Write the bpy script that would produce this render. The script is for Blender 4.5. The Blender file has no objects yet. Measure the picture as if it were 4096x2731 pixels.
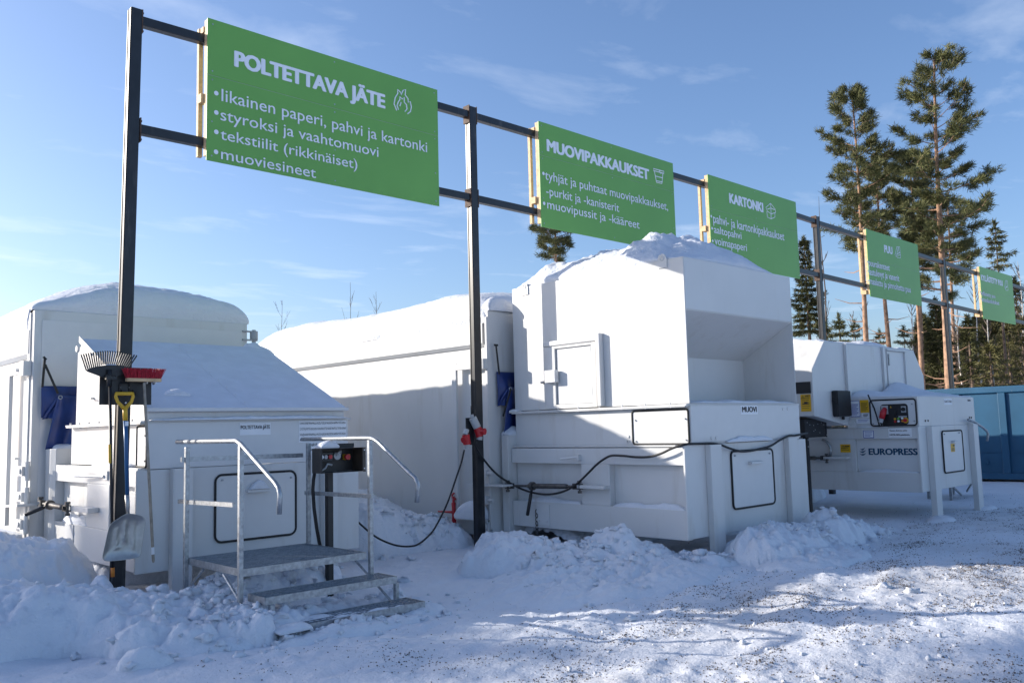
import bpy, math, random
import numpy as np
from mathutils import Vector, Matrix

# ------------------------------------------------------------------ camera, sky, sun, exposure
SC = bpy.context.scene
COL = SC.collection
YAW, PITCH, ROLL = math.radians(43.4806), math.radians(5.6962), math.radians(-1.4792)
FPX, CX, CY, EYE = 3474.4, 2048.0, 1365.5, 1.6          # photograph is 4096 x 2731
fw = np.array([math.sin(YAW)*math.cos(PITCH), math.cos(YAW)*math.cos(PITCH), math.sin(PITCH)])
rt = np.array([math.cos(YAW), -math.sin(YAW), 0.0]); up = np.cross(rt, fw)
RT = math.cos(ROLL)*rt + math.sin(ROLL)*up
UP = -math.sin(ROLL)*rt + math.cos(ROLL)*up
cam_d = bpy.data.cameras.new("camera"); cam = bpy.data.objects.new("camera", cam_d); COL.objects.link(cam)
cam_d.sensor_width = 36; cam_d.lens = FPX/4096*36; cam_d.clip_start = 0.05; cam_d.clip_end = 3000
cam.matrix_world = Matrix(((RT[0], UP[0], -fw[0], 0), (RT[1], UP[1], -fw[1], 0), (RT[2], UP[2], -fw[2], EYE), (0, 0, 0, 1)))
SC.camera = cam

SUN_DIR = Vector((0.70, -1.0, -0.415)).normalized()      # travel direction of the light
SUN_EL = math.asin(-SUN_DIR.z)
SUN_AZ = math.atan2(-SUN_DIR.x, -SUN_DIR.y)              # from +Y towards +X
sd = bpy.data.lights.new("sun", 'SUN'); sd.energy = 5.0; sd.angle = math.radians(0.53); sd.color = (1.0, 0.93, 0.83)
so = bpy.data.objects.new("sun", sd); COL.objects.link(so)
so.rotation_euler = SUN_DIR.to_track_quat('-Z', 'Y').to_euler(); so.location = (-20, 30, 25)

W = bpy.data.worlds.new("World"); SC.world = W; W.use_nodes = True
wn, wl = W.node_tree.nodes, W.node_tree.links
wn.clear()
sky = wn.new('ShaderNodeTexSky'); sky.sky_type = 'NISHITA'; sky.sun_disc = False
sky.sun_elevation = SUN_EL; sky.sun_rotation = SUN_AZ
sky.air_density = 1.0; sky.dust_density = 1.5; sky.ozone_density = 4.5
bg = wn.new('ShaderNodeBackground'); bg.inputs['Strength'].default_value = 0.15
wo = wn.new('ShaderNodeOutputWorld')
tc = wn.new('ShaderNodeTexCoord'); sep = wn.new('ShaderNodeSeparateXYZ'); wl.new(tc.outputs['Generated'], sep.inputs[0])
mz = wn.new('ShaderNodeMath'); mz.operation = 'MAXIMUM'; mz.inputs[1].default_value = 0.08; wl.new(sep.outputs['Z'], mz.inputs[0])
dv = wn.new('ShaderNodeVectorMath'); dv.operation = 'DIVIDE'
cz = wn.new('ShaderNodeCombineXYZ')
for i in range(3): wl.new(mz.outputs[0], cz.inputs[i])
wl.new(tc.outputs['Generated'], dv.inputs[0]); wl.new(cz.outputs[0], dv.inputs[1])
mp = wn.new('ShaderNodeMapping'); mp.inputs['Rotation'].default_value = (0, 0, math.radians(52)); mp.inputs['Scale'].default_value = (0.8, 1.25, 0)
mp.inputs['Location'].default_value = (0.35, 0.2, 0)
wl.new(dv.outputs[0], mp.inputs[0])
nz = wn.new('ShaderNodeTexNoise'); nz.inputs['Scale'].default_value = 1.5; nz.inputs['Detail'].default_value = 7; nz.inputs['Roughness'].default_value = 0.58; nz.inputs['Distortion'].default_value = 0.35
wl.new(mp.outputs[0], nz.inputs['Vector'])
rp = wn.new('ShaderNodeValToRGB'); rp.color_ramp.elements[0].position = 0.54; rp.color_ramp.elements[0].color = (0, 0, 0, 1)
rp.color_ramp.elements[1].position = 0.84; rp.color_ramp.elements[1].color = (0.34, 0.34, 0.34, 1)
wl.new(nz.outputs['Fac'], rp.inputs[0])
mx = wn.new('ShaderNodeMixRGB'); mx.inputs[2].default_value = (5.6, 6.0, 6.6, 1)
tint = wn.new('ShaderNodeMixRGB'); tint.blend_type = 'MULTIPLY'; tint.inputs[0].default_value = 1.0; tint.inputs[2].default_value = (1.10, 1.02, 1.03, 1)
wl.new(sky.outputs[0], tint.inputs[1])
wl.new(rp.outputs[0], mx.inputs[0]); wl.new(tint.outputs[0], mx.inputs[1])
wl.new(mx.outputs[0], bg.inputs['Color']); wl.new(bg.outputs[0], wo.inputs['Surface'])
vs = SC.view_settings
vs.view_transform = 'Standard'; vs.look = 'None'; vs.gamma = 1; vs.use_curve_mapping = False; vs.exposure = 0.55
SC.cycles.max_bounces = 6; SC.cycles.diffuse_bounces = 4

# ------------------------------------------------------------------ pixel -> world helpers
CAM = np.array([0, 0, EYE])
def ray(px, py): return RT*((px-CX)/FPX) - UP*((py-CY)/FPX) + fw
def onY(px, py, Y):
    d = ray(px, py); return CAM + d*(Y/d[1])
def onX(px, py, X):
    d = ray(px, py); return CAM + d*(X/d[0])
def onZ(px, py, Z):
    d = ray(px, py); return CAM + d*((Z-EYE)/d[2])
def atD(px, py, D): return CAM + ray(px, py)*D
def ell(ox, oy, k): return lambda x, y: (ox+x*k, oy+y*k)

# ------------------------------------------------------------------ materials
MATS = {}
def nodes_of(m):
    m.use_nodes = True
    nt = m.node_tree
    return nt.nodes, nt.links, nt.nodes['Principled BSDF']
def mat(name, col, rough=0.5, metal=0.0, var=0.06, vscale=6.0, bump=0.0, bscale=60.0, spec=0.5, dirt=None, dscale=2.0, dlo=0.55, dhi=0.75, coat=0.0):
    m = bpy.data.materials.new(name); n, l, p = nodes_of(m)
    p.inputs['Roughness'].default_value = rough; p.inputs['Metallic'].default_value = metal
    p.inputs['Specular IOR Level'].default_value = spec
    if coat: p.inputs['Coat Weight'].default_value = coat
    c = n.new('ShaderNodeTexCoord')
    t = n.new('ShaderNodeTexNoise'); t.inputs['Scale'].default_value = vscale; t.inputs['Detail'].default_value = 5
    l.new(c.outputs['Object'], t.inputs['Vector'])
    r = n.new('ShaderNodeValToRGB'); a = tuple(max(0, x*(1-var)) for x in col); b = tuple(min(1, x*(1+var)) for x in col)
    r.color_ramp.elements[0].position = 0.3; r.color_ramp.elements[1].position = 0.7
    r.color_ramp.elements[0].color = (*a, 1); r.color_ramp.elements[1].color = (*b, 1)
    l.new(t.outputs['Fac'], r.inputs[0]); out = r.outputs[0]
    if dirt:
        mp_ = n.new('ShaderNodeMapping'); mp_.inputs['Scale'].default_value = (dscale*2.5, dscale*2.5, dscale*0.45)
        l.new(c.outputs['Object'], mp_.inputs[0])
        t2 = n.new('ShaderNodeTexNoise'); t2.inputs['Scale'].default_value = 1.0; t2.inputs['Detail'].default_value = 8; t2.inputs['Roughness'].default_value = 0.62
        l.new(mp_.outputs[0], t2.inputs['Vector'])
        r2 = n.new('ShaderNodeValToRGB'); r2.color_ramp.elements[0].position = dlo; r2.color_ramp.elements[1].position = dhi
        r2.color_ramp.elements[0].color = (0, 0, 0, 1); r2.color_ramp.elements[1].color = (0.6, 0.6, 0.6, 1)
        l.new(t2.outputs['Fac'], r2.inputs[0])
        mm = n.new('ShaderNodeMixRGB'); mm.inputs[2].default_value = (*dirt, 1)
        l.new(r2.outputs[0], mm.inputs[0]); l.new(out, mm.inputs[1]); out = mm.outputs[0]
    l.new(out, p.inputs['Base Color'])
    if bump:
        t3 = n.new('ShaderNodeTexNoise'); t3.inputs['Scale'].default_value = bscale; t3.inputs['Detail'].default_value = 4
        l.new(c.outputs['Object'], t3.inputs['Vector'])
        bp = n.new('ShaderNodeBump'); bp.inputs['Strength'].default_value = bump; bp.inputs['Distance'].default_value = 0.02
        l.new(t3.outputs['Fac'], bp.inputs['Height']); l.new(bp.outputs[0], p.inputs['Normal'])
    MATS[name] = m
    return m
WHITE = mat("white_paint", (0.61, 0.61, 0.60), 0.38, var=0.035, vscale=1.3, bump=0.08, bscale=2.2, dirt=(0.42, 0.38, 0.32), dscale=1.7, dlo=0.55, dhi=0.82)
WHITE2 = mat("white_paint_hatch", (0.64, 0.64, 0.635), 0.36, var=0.02, bump=0.03, bscale=4.0, dirt=(0.55, 0.52, 0.47), dlo=0.66, dhi=0.9)
FROST = mat("frosted_lid", (0.62, 0.65, 0.71), 0.6, var=0.05, vscale=5, bump=0.4, bscale=70, dirt=(0.80, 0.82, 0.86), dscale=5, dlo=0.62, dhi=0.85)
GALV = mat("galvanised_steel", (0.36, 0.38, 0.40), 0.42, 0.75, var=0.25, vscale=28, bump=0.1, bscale=80)
GRATE = mat("galvanised_grating", (0.26, 0.285, 0.32), 0.5, 0.6, var=0.2, vscale=20)
DARK = mat("dark_steel_paint", (0.015, 0.017, 0.021), 0.36, spec=0.42, var=0.25, vscale=8, dirt=(0.16, 0.15, 0.14), dscale=3, dlo=0.58, dhi=0.85)
RUST = mat("rusty_steel", (0.075, 0.042, 0.028), 0.75, var=0.5, vscale=25)
BLACK = mat("black_powder_coat", (0.012, 0.012, 0.014), 0.45, var=0.2)
BROWNBLK = mat("brown_black_sheet", (0.05, 0.038, 0.03), 0.5, var=0.3, vscale=12)
RUBBER = mat("black_rubber", (0.012, 0.012, 0.013), 0.6, var=0.2)
OILED = mat("oiled_steel", (0.10, 0.095, 0.09), 0.45, 0.6, var=0.35, vscale=20)
ALU = mat("worn_aluminium", (0.42, 0.42, 0.41), 0.42, 0.85, var=0.12, vscale=14, bump=0.06, bscale=40)
GREEN = mat("green_sign_film", (0.158, 0.385, 0.088), 0.38, var=0.05, vscale=1.2, bump=0.03, bscale=1.6, spec=0.28)
LETTER = mat("sign_lettering_white", (0.80, 0.83, 0.88), 0.4, var=0.02)
WOOD = mat("pale_timber", (0.62, 0.43, 0.24), 0.7, var=0.2, vscale=18, bump=0.1)
SHAFT = mat("grey_wood_shaft", (0.34, 0.29, 0.23), 0.7, var=0.3, vscale=14)
RED = mat("red_plastic", (0.45, 0.012, 0.02), 0.4, var=0.12)
REDB = mat("red_bristles", (0.42, 0.012, 0.03), 0.55, var=0.35, vscale=60)
GREYP = mat("light_grey_plastic", (0.38, 0.39, 0.40), 0.45)
TARP = mat("blue_tarpaulin", (0.012, 0.035, 0.16), 0.38, var=0.25, vscale=5, bump=0.2, bscale=6)
BLUEP = mat("blue_skip_paint", (0.013, 0.080, 0.155), 0.45, var=0.12, vscale=2, dirt=(0.45, 0.42, 0.4), dscale=2.6, dlo=0.66, dhi=0.8)
BLUESH = mat("blue_shaft", (0.02, 0.10, 0.24), 0.4, var=0.1)
YELLOW = mat("yellow_plastic", (0.62, 0.36, 0.02), 0.45, var=0.1)
ORANGE = mat("orange_plastic", (0.65, 0.20, 0.02), 0.45)
PAPER = mat("white_sticker", (0.80, 0.81, 0.83), 0.45, var=0.02)
YSTICK = mat("yellow_sticker", (0.75, 0.42, 0.015), 0.4, var=0.05)
INK = mat("black_ink", (0.02, 0.02, 0.025), 0.5)
NAVY = mat("navy_lettering", (0.012, 0.06, 0.12), 0.45)
BLUEI = mat("blue_ink", (0.05, 0.08, 0.35), 0.5)
BARKP = mat("pine_bark", (0.31, 0.185, 0.115), 0.85, var=0.45, vscale=5, bump=0.5, bscale=9)
BARKL = mat("pine_bark_lower", (0.20, 0.14, 0.10), 0.9, var=0.45, vscale=6, bump=0.6, bscale=9)
BARKB = mat("birch_bark", (0.50, 0.47, 0.44), 0.8, var=0.45, vscale=7)
TWIG = mat("bare_twigs", (0.10, 0.075, 0.06), 0.85, var=0.3)
BARKS = mat("spruce_bark", (0.13, 0.09, 0.065), 0.9, var=0.4, vscale=6)
def needle(name, col):
    m = mat(name, col, 0.6, var=0.45, vscale=0.9, spec=0.2); return m
NEEDLE = needle("pine_needles", (0.110, 0.114, 0.044))
NEEDLED = needle("dark_pine_needles", (0.078, 0.080, 0.030))
NEEDLES = needle("spruce_needles", (0.060, 0.062, 0.022))
NEEDLEO = needle("olive_spruce_needles", (0.088, 0.082, 0.030))

def snow_mat(name, grit=False, bump=0.5, scale=22, col=(0.72, 0.74, 0.78)):
    m = bpy.data.materials.new(name); n, l, p = nodes_of(m)
    p.inputs['Roughness'].default_value = 0.55; p.inputs['Specular IOR Level'].default_value = 0.35
    c = n.new('ShaderNodeTexCoord')
    t = n.new('ShaderNodeTexNoise'); t.inputs['Scale'].default_value = 2.2; t.inputs['Detail'].default_value = 8
    l.new(c.outputs['Object'], t.inputs['Vector'])
    r = n.new('ShaderNodeValToRGB'); r.color_ramp.elements[0].position = 0.3; r.color_ramp.elements[1].position = 0.65
    r.color_ramp.elements[0].color = (col[0]*0.93, col[1]*0.94, col[2]*0.96, 1); r.color_ramp.elements[1].color = (*col, 1)
    l.new(t.outputs['Fac'], r.inputs[0]); out = r.outputs[0]
    if grit:
        at = n.new('ShaderNodeAttribute'); at.attribute_name = "grit"
        v = n.new('ShaderNodeTexNoise'); v.inputs['Scale'].default_value = 75; v.inputs['Detail'].default_value = 6; v.inputs['Roughness'].default_value = 0.75
        l.new(c.outputs['Object'], v.inputs['Vector'])
        v2 = n.new('ShaderNodeTexNoise'); v2.inputs['Scale'].default_value = 3.2; v2.inputs['Detail'].default_value = 6
        l.new(c.outputs['Object'], v2.inputs['Vector'])
        ad = n.new('ShaderNodeMath'); ad.operation = 'MULTIPLY_ADD'; ad.inputs[1].default_value = 0.22
        l.new(v2.outputs['Fac'], ad.inputs[0]); l.new(v.outputs['Fac'], ad.inputs[2])
        ad2 = n.new('ShaderNodeMath'); ad2.operation = 'MULTIPLY_ADD'; ad2.inputs[1].default_value = 0.22
        l.new(at.outputs['Fac'], ad2.inputs[0]); l.new(ad.outputs[0], ad2.inputs[2])
        r3 = n.new('ShaderNodeValToRGB'); r3.color_ramp.elements[0].position = 0.72; r3.color_ramp.elements[1].position = 0.92
        r3.color_ramp.elements[0].color = (0, 0, 0, 1); r3.color_ramp.elements[1].color = (0.42, 0.42, 0.42, 1)
        l.new(ad2.outputs[0], r3.inputs[0])
        ml = n.new('ShaderNodeMath'); ml.operation = 'MULTIPLY'; l.new(r3.outputs[0], ml.inputs[0]); l.new(at.outputs['Fac'], ml.inputs[1])
        mm = n.new('ShaderNodeMixRGB'); mm.inputs[2].default_value = (0.30, 0.27, 0.25, 1)
        l.new(ml.outputs[0], mm.inputs[0]); l.new(out, mm.inputs[1]); out = mm.outputs[0]
    l.new(out, p.inputs['Base Color'])
    t3 = n.new('ShaderNodeTexNoise'); t3.inputs['Scale'].default_value = scale; t3.inputs['Detail'].default_value = 8; t3.inputs['Roughness'].default_value = 0.65
    l.new(c.outputs['Object'], t3.inputs['Vector'])
    bp = n.new('ShaderNodeBump'); bp.inputs['Strength'].default_value = bump; bp.inputs['Distance'].default_value = 0.03
    l.new(t3.outputs['Fac'], bp.inputs['Height']); l.new(bp.outputs[0], p.inputs['Normal'])
    return m
SNOW = snow_mat("snow", bump=0.75, scale=17)
SNOWG = snow_mat("trodden_snow", True, bump=0.6, scale=26)
GRITM = mat("grit_stones", (0.12, 0.10, 0.088), 0.85, var=0.4, vscale=40)

# ------------------------------------------------------------------ objects, tags
def tag(o, label=None, cat=None, group=None, kind=None):
    if label: o['label'] = label
    if cat: o['category'] = cat
    if group: o['group'] = group
    if kind: o['kind'] = kind
    return o
def thing(name, label, cat, loc=(0, 0, 0), group=None, kind=None):
    o = bpy.data.objects.new(name, None); COL.objects.link(o); o.location = loc; o.empty_display_size = 0.2
    return tag(o, label, cat, group, kind)
def root_loc(o):
    while o.parent: o = o.parent
    return np.array(o.location)
def copy_tree(o, parent=None):
    c = o.copy(); COL.objects.link(c); c.parent = parent
    for ch in list(o.children): copy_tree(ch, c)
    return c

class MB:
    def __init__(s): s.v = []; s.f = []; s.n = 0
    def add(s, verts, faces):
        k = s.n
        s.v.extend([tuple(map(float, q)) for q in verts]); s.n += len(verts)
        s.f.extend([tuple(i+k for i in fc) for fc in faces]); return s
    def box(s, x0, x1, y0, y1, z0, z1):
        x0, x1 = sorted((x0, x1)); y0, y1 = sorted((y0, y1)); z0, z1 = sorted((z0, z1))
        return s.add([(x0,y0,z0),(x1,y0,z0),(x1,y1,z0),(x0,y1,z0),(x0,y0,z1),(x1,y0,z1),(x1,y1,z1),(x0,y1,z1)],
                     [(0,3,2,1),(4,5,6,7),(0,1,5,4),(1,2,6,5),(2,3,7,6),(3,0,4,7)])
    def pbox(s, P, u0, u1, v0, v1, d0, d1):
        a = P(u0, v0, d0); b = P(u1, v1, d1)
        return s.box(a[0], b[0], a[1], b[1], a[2], b[2])
    def hexa(s, q):   # 8 points: 4 bottom, 4 top
        return s.add(q, [(0,3,2,1),(4,5,6,7),(0,1,5,4),(1,2,6,5),(2,3,7,6),(3,0,4,7)])
    def prism(s, poly, axis, a, b):
        n = len(poly)
        def pt(p, w): return (w, p[0], p[1]) if axis == 0 else ((p[0], w, p[1]) if axis == 1 else (p[0], p[1], w))
        vs_ = [pt(p, a) for p in poly] + [pt(p, b) for p in poly]
        fs = [tuple(range(n))[::-1], tuple(range(n, 2*n))] + [(i, (i+1) % n, n+(i+1) % n, n+i) for i in range(n)]
        return s.add(vs_, fs)
    def bar(s, p0, p1, w, h=None, upv=(0, 0, 1)):
        h = h or w; p0 = Vector(p0); p1 = Vector(p1); d = (p1-p0).normalized(); u = Vector(upv)
        if abs(d.dot(u)) > 0.98: u = Vector((0, 1, 0))
        r = d.cross(u).normalized()*(w/2); t = r.cross(d).normalized()*(h/2)
        return s.hexa([p0-r-t, p0+r-t, p0+r+t, p0-r+t, p1-r-t, p1+r-t, p1+r+t, p1-r+t])
    def tube(s, pts, r, seg=8, closed=False, caps=True):
        pts = [Vector(p) for p in pts]; n = len(pts); rr = r if hasattr(r, '__len__') else [r]*n
        vs_, prev = [], None
        for i in range(n):
            if closed: d = pts[(i+1) % n]-pts[i-1]
            else: d = pts[min(i+1, n-1)]-pts[max(i-1, 0)]
            d.normalize()
            if prev is None:
                a = Vector((0, 0, 1)) if abs(d.z) < 0.9 else Vector((1, 0, 0)); u = d.cross(a).normalized()
            else:
                u = (prev - d*prev.dot(d)); u = u.normalized() if u.length > 1e-6 else d.orthogonal().normalized()
            prev = u; w = d.cross(u)
            for k in range(seg):
                t = 2*math.pi*k/seg; vs_.append(pts[i]+(u*math.cos(t)+w*math.sin(t))*rr[i])
        fs = []
        for i in range(n if closed else n-1):
            j = (i+1) % n
            for k in range(seg): fs.append((i*seg+k, i*seg+(k+1) % seg, j*seg+(k+1) % seg, j*seg+k))
        if not closed and caps: fs += [tuple(range(seg))[::-1], tuple((n-1)*seg+k for k in range(seg))]
        return s.add(vs_, fs)
    def cyl(s, p0, p1, r, seg=12): return s.tube([p0, p1], r, seg)
    def text(s, txt, P, u0, u1, v, cap, d=0.003, bold=0.0, th=0.0):
        """flat lettering between u0 and u1; bold strokes are laid as offset sheets, each a hair in front of the last"""
        vs_, fs, w, x0 = text_geo(txt, 0.0)
        sg = 1 if u1 > u0 else -1; g = bold*cap*1.5
        k = (u1-u0-2*g*sg)/w; q = (cap-g)/CAPH
        offs = [(0, 0)] if not bold else [(-1, 0), (1, 0), (0, .55), (0, -.45), (-.7, .45), (.7, .45), (-.7, -.4), (.7, -.4), (0, 0)]
        for i, (ox, oy) in enumerate(offs):
            s.add([P(u0+g*sg+(a-x0)*k+ox*g, v+g*.5+b*q+oy*g, d+.0004*i) for a, b in vs_], fs)
        return s
    def build(s, name, m, parent=None, bevel=0.0, smooth=False, seg=2):
        me = bpy.data.meshes.new(name); off = root_loc(parent) if parent else np.zeros(3)
        v = np.array(s.v)-off if s.n else np.zeros((0, 3))
        me.from_pydata(v.tolist(), [], s.f); me.materials.append(m)
        if smooth: me.polygons.foreach_set('use_smooth', [True]*len(me.polygons))
        o = bpy.data.objects.new(name, me); COL.objects.link(o)
        if parent: o.parent = parent
        if bevel:
            b = o.modifiers.new("edge", 'BEVEL'); b.width = bevel; b.segments = seg; b.limit_method = 'ANGLE'; b.angle_limit = math.radians(40)
        me.update()
        return o
TXT = {}
def text_geo(txt, bold):
    key = (txt, bold)
    if key not in TXT:
        cu = bpy.data.curves.new("lettering_curve", 'FONT'); cu.body = txt; cu.size = 1; cu.offset = bold; cu.resolution_u = 3
        o = bpy.data.objects.new("lettering_curve", cu)
        me = o.to_mesh(); vs_ = [(q.co.x, q.co.y) for q in me.vertices]; fs = [tuple(p.vertices) for p in me.polygons]
        xs = [q[0] for q in vs_]
        TXT[key] = (vs_, fs, max(xs)-min(xs), min(xs)); o.to_mesh_clear(); bpy.data.objects.remove(o); bpy.data.curves.remove(cu)
    return TXT[key]
CAPH = 1.0
CAPH = max(q[1] for q in text_geo("H", 0.0)[0])
def FY(Y): return lambda u, v, d=0.0: (u, Y-d, v)      # a face looking towards -Y, u = X
def FX(X): return lambda u, v, d=0.0: (X-d, u, v)      # a face looking towards -X, u = Y
def rrect(P, u0, u1, v0, v1, r, d, n=5):
    out = []
    u0, u1 = sorted((u0, u1)); v0, v1 = sorted((v0, v1))
    for (cu, cv, a0) in ((u1-r, v1-r, 0), (u0+r, v1-r, 90), (u0+r, v0+r, 180), (u1-r, v0+r, 270)):
        for k in range(n+1):
            t = math.radians(a0+90*k/n); out.append(P(cu+r*math.cos(t), cv+r*math.sin(t), d))
    return out
def bolts(mb, P, pts, r=0.012, d=0.012):
    for (u, v) in pts: mb.cyl(P(u, v, 0), P(u, v, d), r, 8)
    return mb

# ------------------------------------------------------------------ noise for snow
_rs = np.random.RandomState(7); _perm = _rs.rand(256, 256)
def vnoise(x, y):
    xi = np.floor(x).astype(int); yi = np.floor(y).astype(int); fx = x-xi; fy = y-yi
    fx = fx*fx*fx*(fx*(fx*6-15)+10); fy = fy*fy*fy*(fy*(fy*6-15)+10)
    a = _perm[xi & 255, yi & 255]; b = _perm[(xi+1) & 255, yi & 255]; c = _perm[xi & 255, (yi+1) & 255]; d = _perm[(xi+1) & 255, (yi+1) & 255]
    return (a*(1-fx)+b*fx)*(1-fy)+(c*(1-fx)+d*fx)*fy
def fbm(x, y, o=5, g=0.5):
    s = 0; a = 1; t = 0
    for i in range(o):
        s = s+a*(vnoise(x*2**i+i*17.3, y*2**i+i*9.1)-0.5)*2; t += a; a *= g
    return s/t
def sstep(a, b, x):
    t = np.clip((x-a)/(b-a), 0, 1); return t*t*(3-2*t)
def worley(x, y, seed=3):
    xi = np.floor(x).astype(int); yi = np.floor(y).astype(int); best = np.full(x.shape, 9.0)
    for dx in (-1, 0, 1):
        for dy in (-1, 0, 1):
            a = _perm[(xi+dx+seed) & 255, (yi+dy+seed*5) & 255]; b = _perm[(xi+dx+seed*7+31) & 255, (yi+dy+57) & 255]
            best = np.minimum(best, (xi+dx+a-x)**2+(yi+dy+b-y)**2)
    return np.sqrt(best)
def grid_mesh(name, X, Y, Z, m, parent=None, attr=None, smooth=True):
    ny, nx = X.shape
    off = root_loc(parent) if parent else np.zeros(3)
    v = np.stack([X-off[0], Y-off[1], Z-off[2]], -1).reshape(-1, 3).astype(np.float32)
    idx = np.arange(nx*ny).reshape(ny, nx)
    f = np.stack([idx[:-1, :-1], idx[:-1, 1:], idx[1:, 1:], idx[1:, :-1]], -1).reshape(-1, 4)
    me = bpy.data.meshes.new(name)
    me.vertices.add(len(v)); me.vertices.foreach_set('co', v.ravel())
    me.loops.add(f.size); me.loops.foreach_set('vertex_index', f.ravel().astype(np.int32))
    me.polygons.add(len(f)); me.polygons.foreach_set('loop_start', np.arange(0, f.size, 4, dtype=np.int32))
    me.polygons.foreach_set('loop_total', np.full(len(f), 4, dtype=np.int32))
    me.polygons.foreach_set('use_smooth', np.full(len(f), smooth))
    if attr is not None:
        at = me.attributes.new("grit", 'FLOAT', 'POINT'); at.data.foreach_set('value', attr.ravel().astype(np.float32))
    me.materials.append(m); me.update(calc_edges=True); me.validate()
    o = bpy.data.objects.new(name, me); COL.objects.link(o)
    if parent: o.parent = parent
    return o
def tri_mesh(name, V, F, m, parent=None, smooth=False):
    me = bpy.data.meshes.new(name); V = np.asarray(V, np.float32); F = np.asarray(F, np.int32)
    k = F.shape[1]
    me.vertices.add(len(V)); me.vertices.foreach_set('co', V.ravel())
    me.loops.add(F.size); me.loops.foreach_set('vertex_index', F.ravel())
    me.polygons.add(len(F)); me.polygons.foreach_set('loop_start', np.arange(0, F.size, k, dtype=np.int32))
    me.polygons.foreach_set('loop_total', np.full(len(F), k, dtype=np.int32))
    me.materials.append(m); me.update(calc_edges=True)
    o = bpy.data.objects.new(name, me); COL.objects.link(o)
    if parent: o.parent = parent
    return o
SHADE_TREES = [(-19.82, 31.11, 12.36, 1.04), (-20.08, 32.87, 13.0, 1.06), (-21.18, 35.84, 13.91, 0.87), (-16.31, 30.28, 11.48, 1.14), (-17.43, 33.1, 12.28, 0.93), (-21.92, 40.74, 15.08, 1.01), (-20.26, 39.57, 14.22, 1.02), (-18.32, 38.03, 13.62, 0.9), (-17.76, 38.37, 13.27, 1.15), (-16.46, 37.64, 12.54, 1.11), (-16.95, 39.47, 12.94, 0.87), (-21.77, 37.37, 14.25, 1.06), (-17.47, 33.68, 11.94, 0.86), (-20.17, 40.06, 14.11, 1.02)]

# ------------------------------------------------------------------ ground
def gz(x, y):
    x = np.asarray(x, float); y = np.asarray(y, float)
    near = np.exp(-((x-8)**2+(y-5)**2)/900.0)
    z = -0.10*(1-sstep(4.6, 8.0, x))*near
    z = z+0.035*fbm(x*0.35+3, y*0.35, 3)*near
    return z
def gfine(x, y):
    near = np.exp(-((x-7)**2+(y-5)**2)/160.0)
    rut = 0.016*np.sin((x*0.55+y)*7.0+2*fbm(x, y, 2))*sstep(5.8, 4.6, y)*sstep(6, 3, x)
    lump = np.clip(0.34-worley(x*5, y*5, 9), 0, 1)*0.09*sstep(0.18, 0.5, fbm(x*0.9+5, y*0.9, 3)+0.25)+np.clip(0.3-worley(x*11, y*11, 4), 0, 1)*0.035*sstep(0.1, 0.35, fbm(x*1.9+15, y*1.9, 3)+0.15)
    return near*(0.030*fbm(x*1.7, y*1.7, 5)+0.019*fbm(x*8, y*8, 5, 0.62)+0.028*fbm((x+.55*y)*.55, (y-.30*x)*3.2, 3)+rut+lump)
def axis_pts(a, b, step, far):
    p = list(np.arange(a, b, step)); s = step; q = b
    hi = []
    while q < far: hi.append(q); s *= 1.16; q += s
    s = step; q = a-step; lo = []
    while q > -far: lo.append(q); s *= 1.16; q -= s
    return np.array(lo[::-1]+p+hi)
gx = axis_pts(0.8, 14.0, 0.034, 900); gy = axis_pts(1.2, 9.0, 0.034, 900)
GX, GY = np.meshgrid(gx, gy)
def grit_density(x, y):
    a = sstep(6.4, 4.6, y+0.22*(x-5))*sstep(3.2, 5.2, x+0.35*(y-3))
    b = sstep(9.6, 11.5, x)*sstep(6.2, 5.2, y+0.06*(x-12))
    c = 0.35*sstep(2.6, 3.4, x)*sstep(5.6, 4.4, y)
    n = 0.55+0.9*fbm(x*0.55+11, y*0.9+4, 4)
    return np.clip(np.maximum(np.maximum(a, b), c)*n*1.25, 0, 1)
tag(grid_mesh("ground", GX, GY, gz(GX, GY)+gfine(GX, GY), SNOWG, None, grit_density(GX, GY)),
    "packed snow yard sprinkled with brown grit", "ground", kind='structure')
rg = np.random.RandomState(11)
N = 420000
px_ = rg.uniform(2.6, 20, N); py_ = rg.uniform(1.3, 7.6, N)
dn = grit_density(px_, py_); cl = np.clip(0.32+2.3*fbm(px_*1.5+1, py_*2.6, 5, .6), 0.03, 1)
wgt = np.where(px_ > 12, 0.5, 1.0)
keep = rg.rand(N) < dn*cl*0.62*wgt+0.012*sstep(7.4, 6.2, py_)*sstep(3.3, 4.3, px_)
px_, py_ = px_[keep], py_[keep]; n_ = len(px_)
sz = 0.0026+0.0056*rg.rand(n_)**1.8*np.where(rg.rand(n_) < 0.06, 1.5, 1.0)
octv = np.array([(1, 0, 0), (-1, 0, 0), (0, 1, 0), (0, -1, 0), (0, 0, .8), (0, 0, -.8)], float)
octf = np.array([(0, 2, 4), (2, 1, 4), (1, 3, 4), (3, 0, 4), (2, 0, 5), (1, 2, 5), (3, 1, 5), (0, 3, 5)])
ang = rg.uniform(0, 6.28, n_); jit = rg.uniform(0.6, 1.35, (n_, 6, 3))
V = octv[None]*jit*sz[:, None, None]
c_, s_ = np.cos(ang)[:, None], np.sin(ang)[:, None]
V = np.stack([V[..., 0]*c_-V[..., 1]*s_, V[..., 0]*s_+V[..., 1]*c_, V[..., 2]], -1)
V += np.stack([px_, py_, gz(px_, py_)+gfine(px_, py_)+sz*0.3], -1)[:, None, :]
tag(tri_mesh("grit", V.reshape(-1, 3), (octf[None]+np.arange(n_)[:, None, None]*6).reshape(-1, 3), GRITM),
    "brown grit scattered on the packed snow", "grit", kind='stuff')

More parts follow.
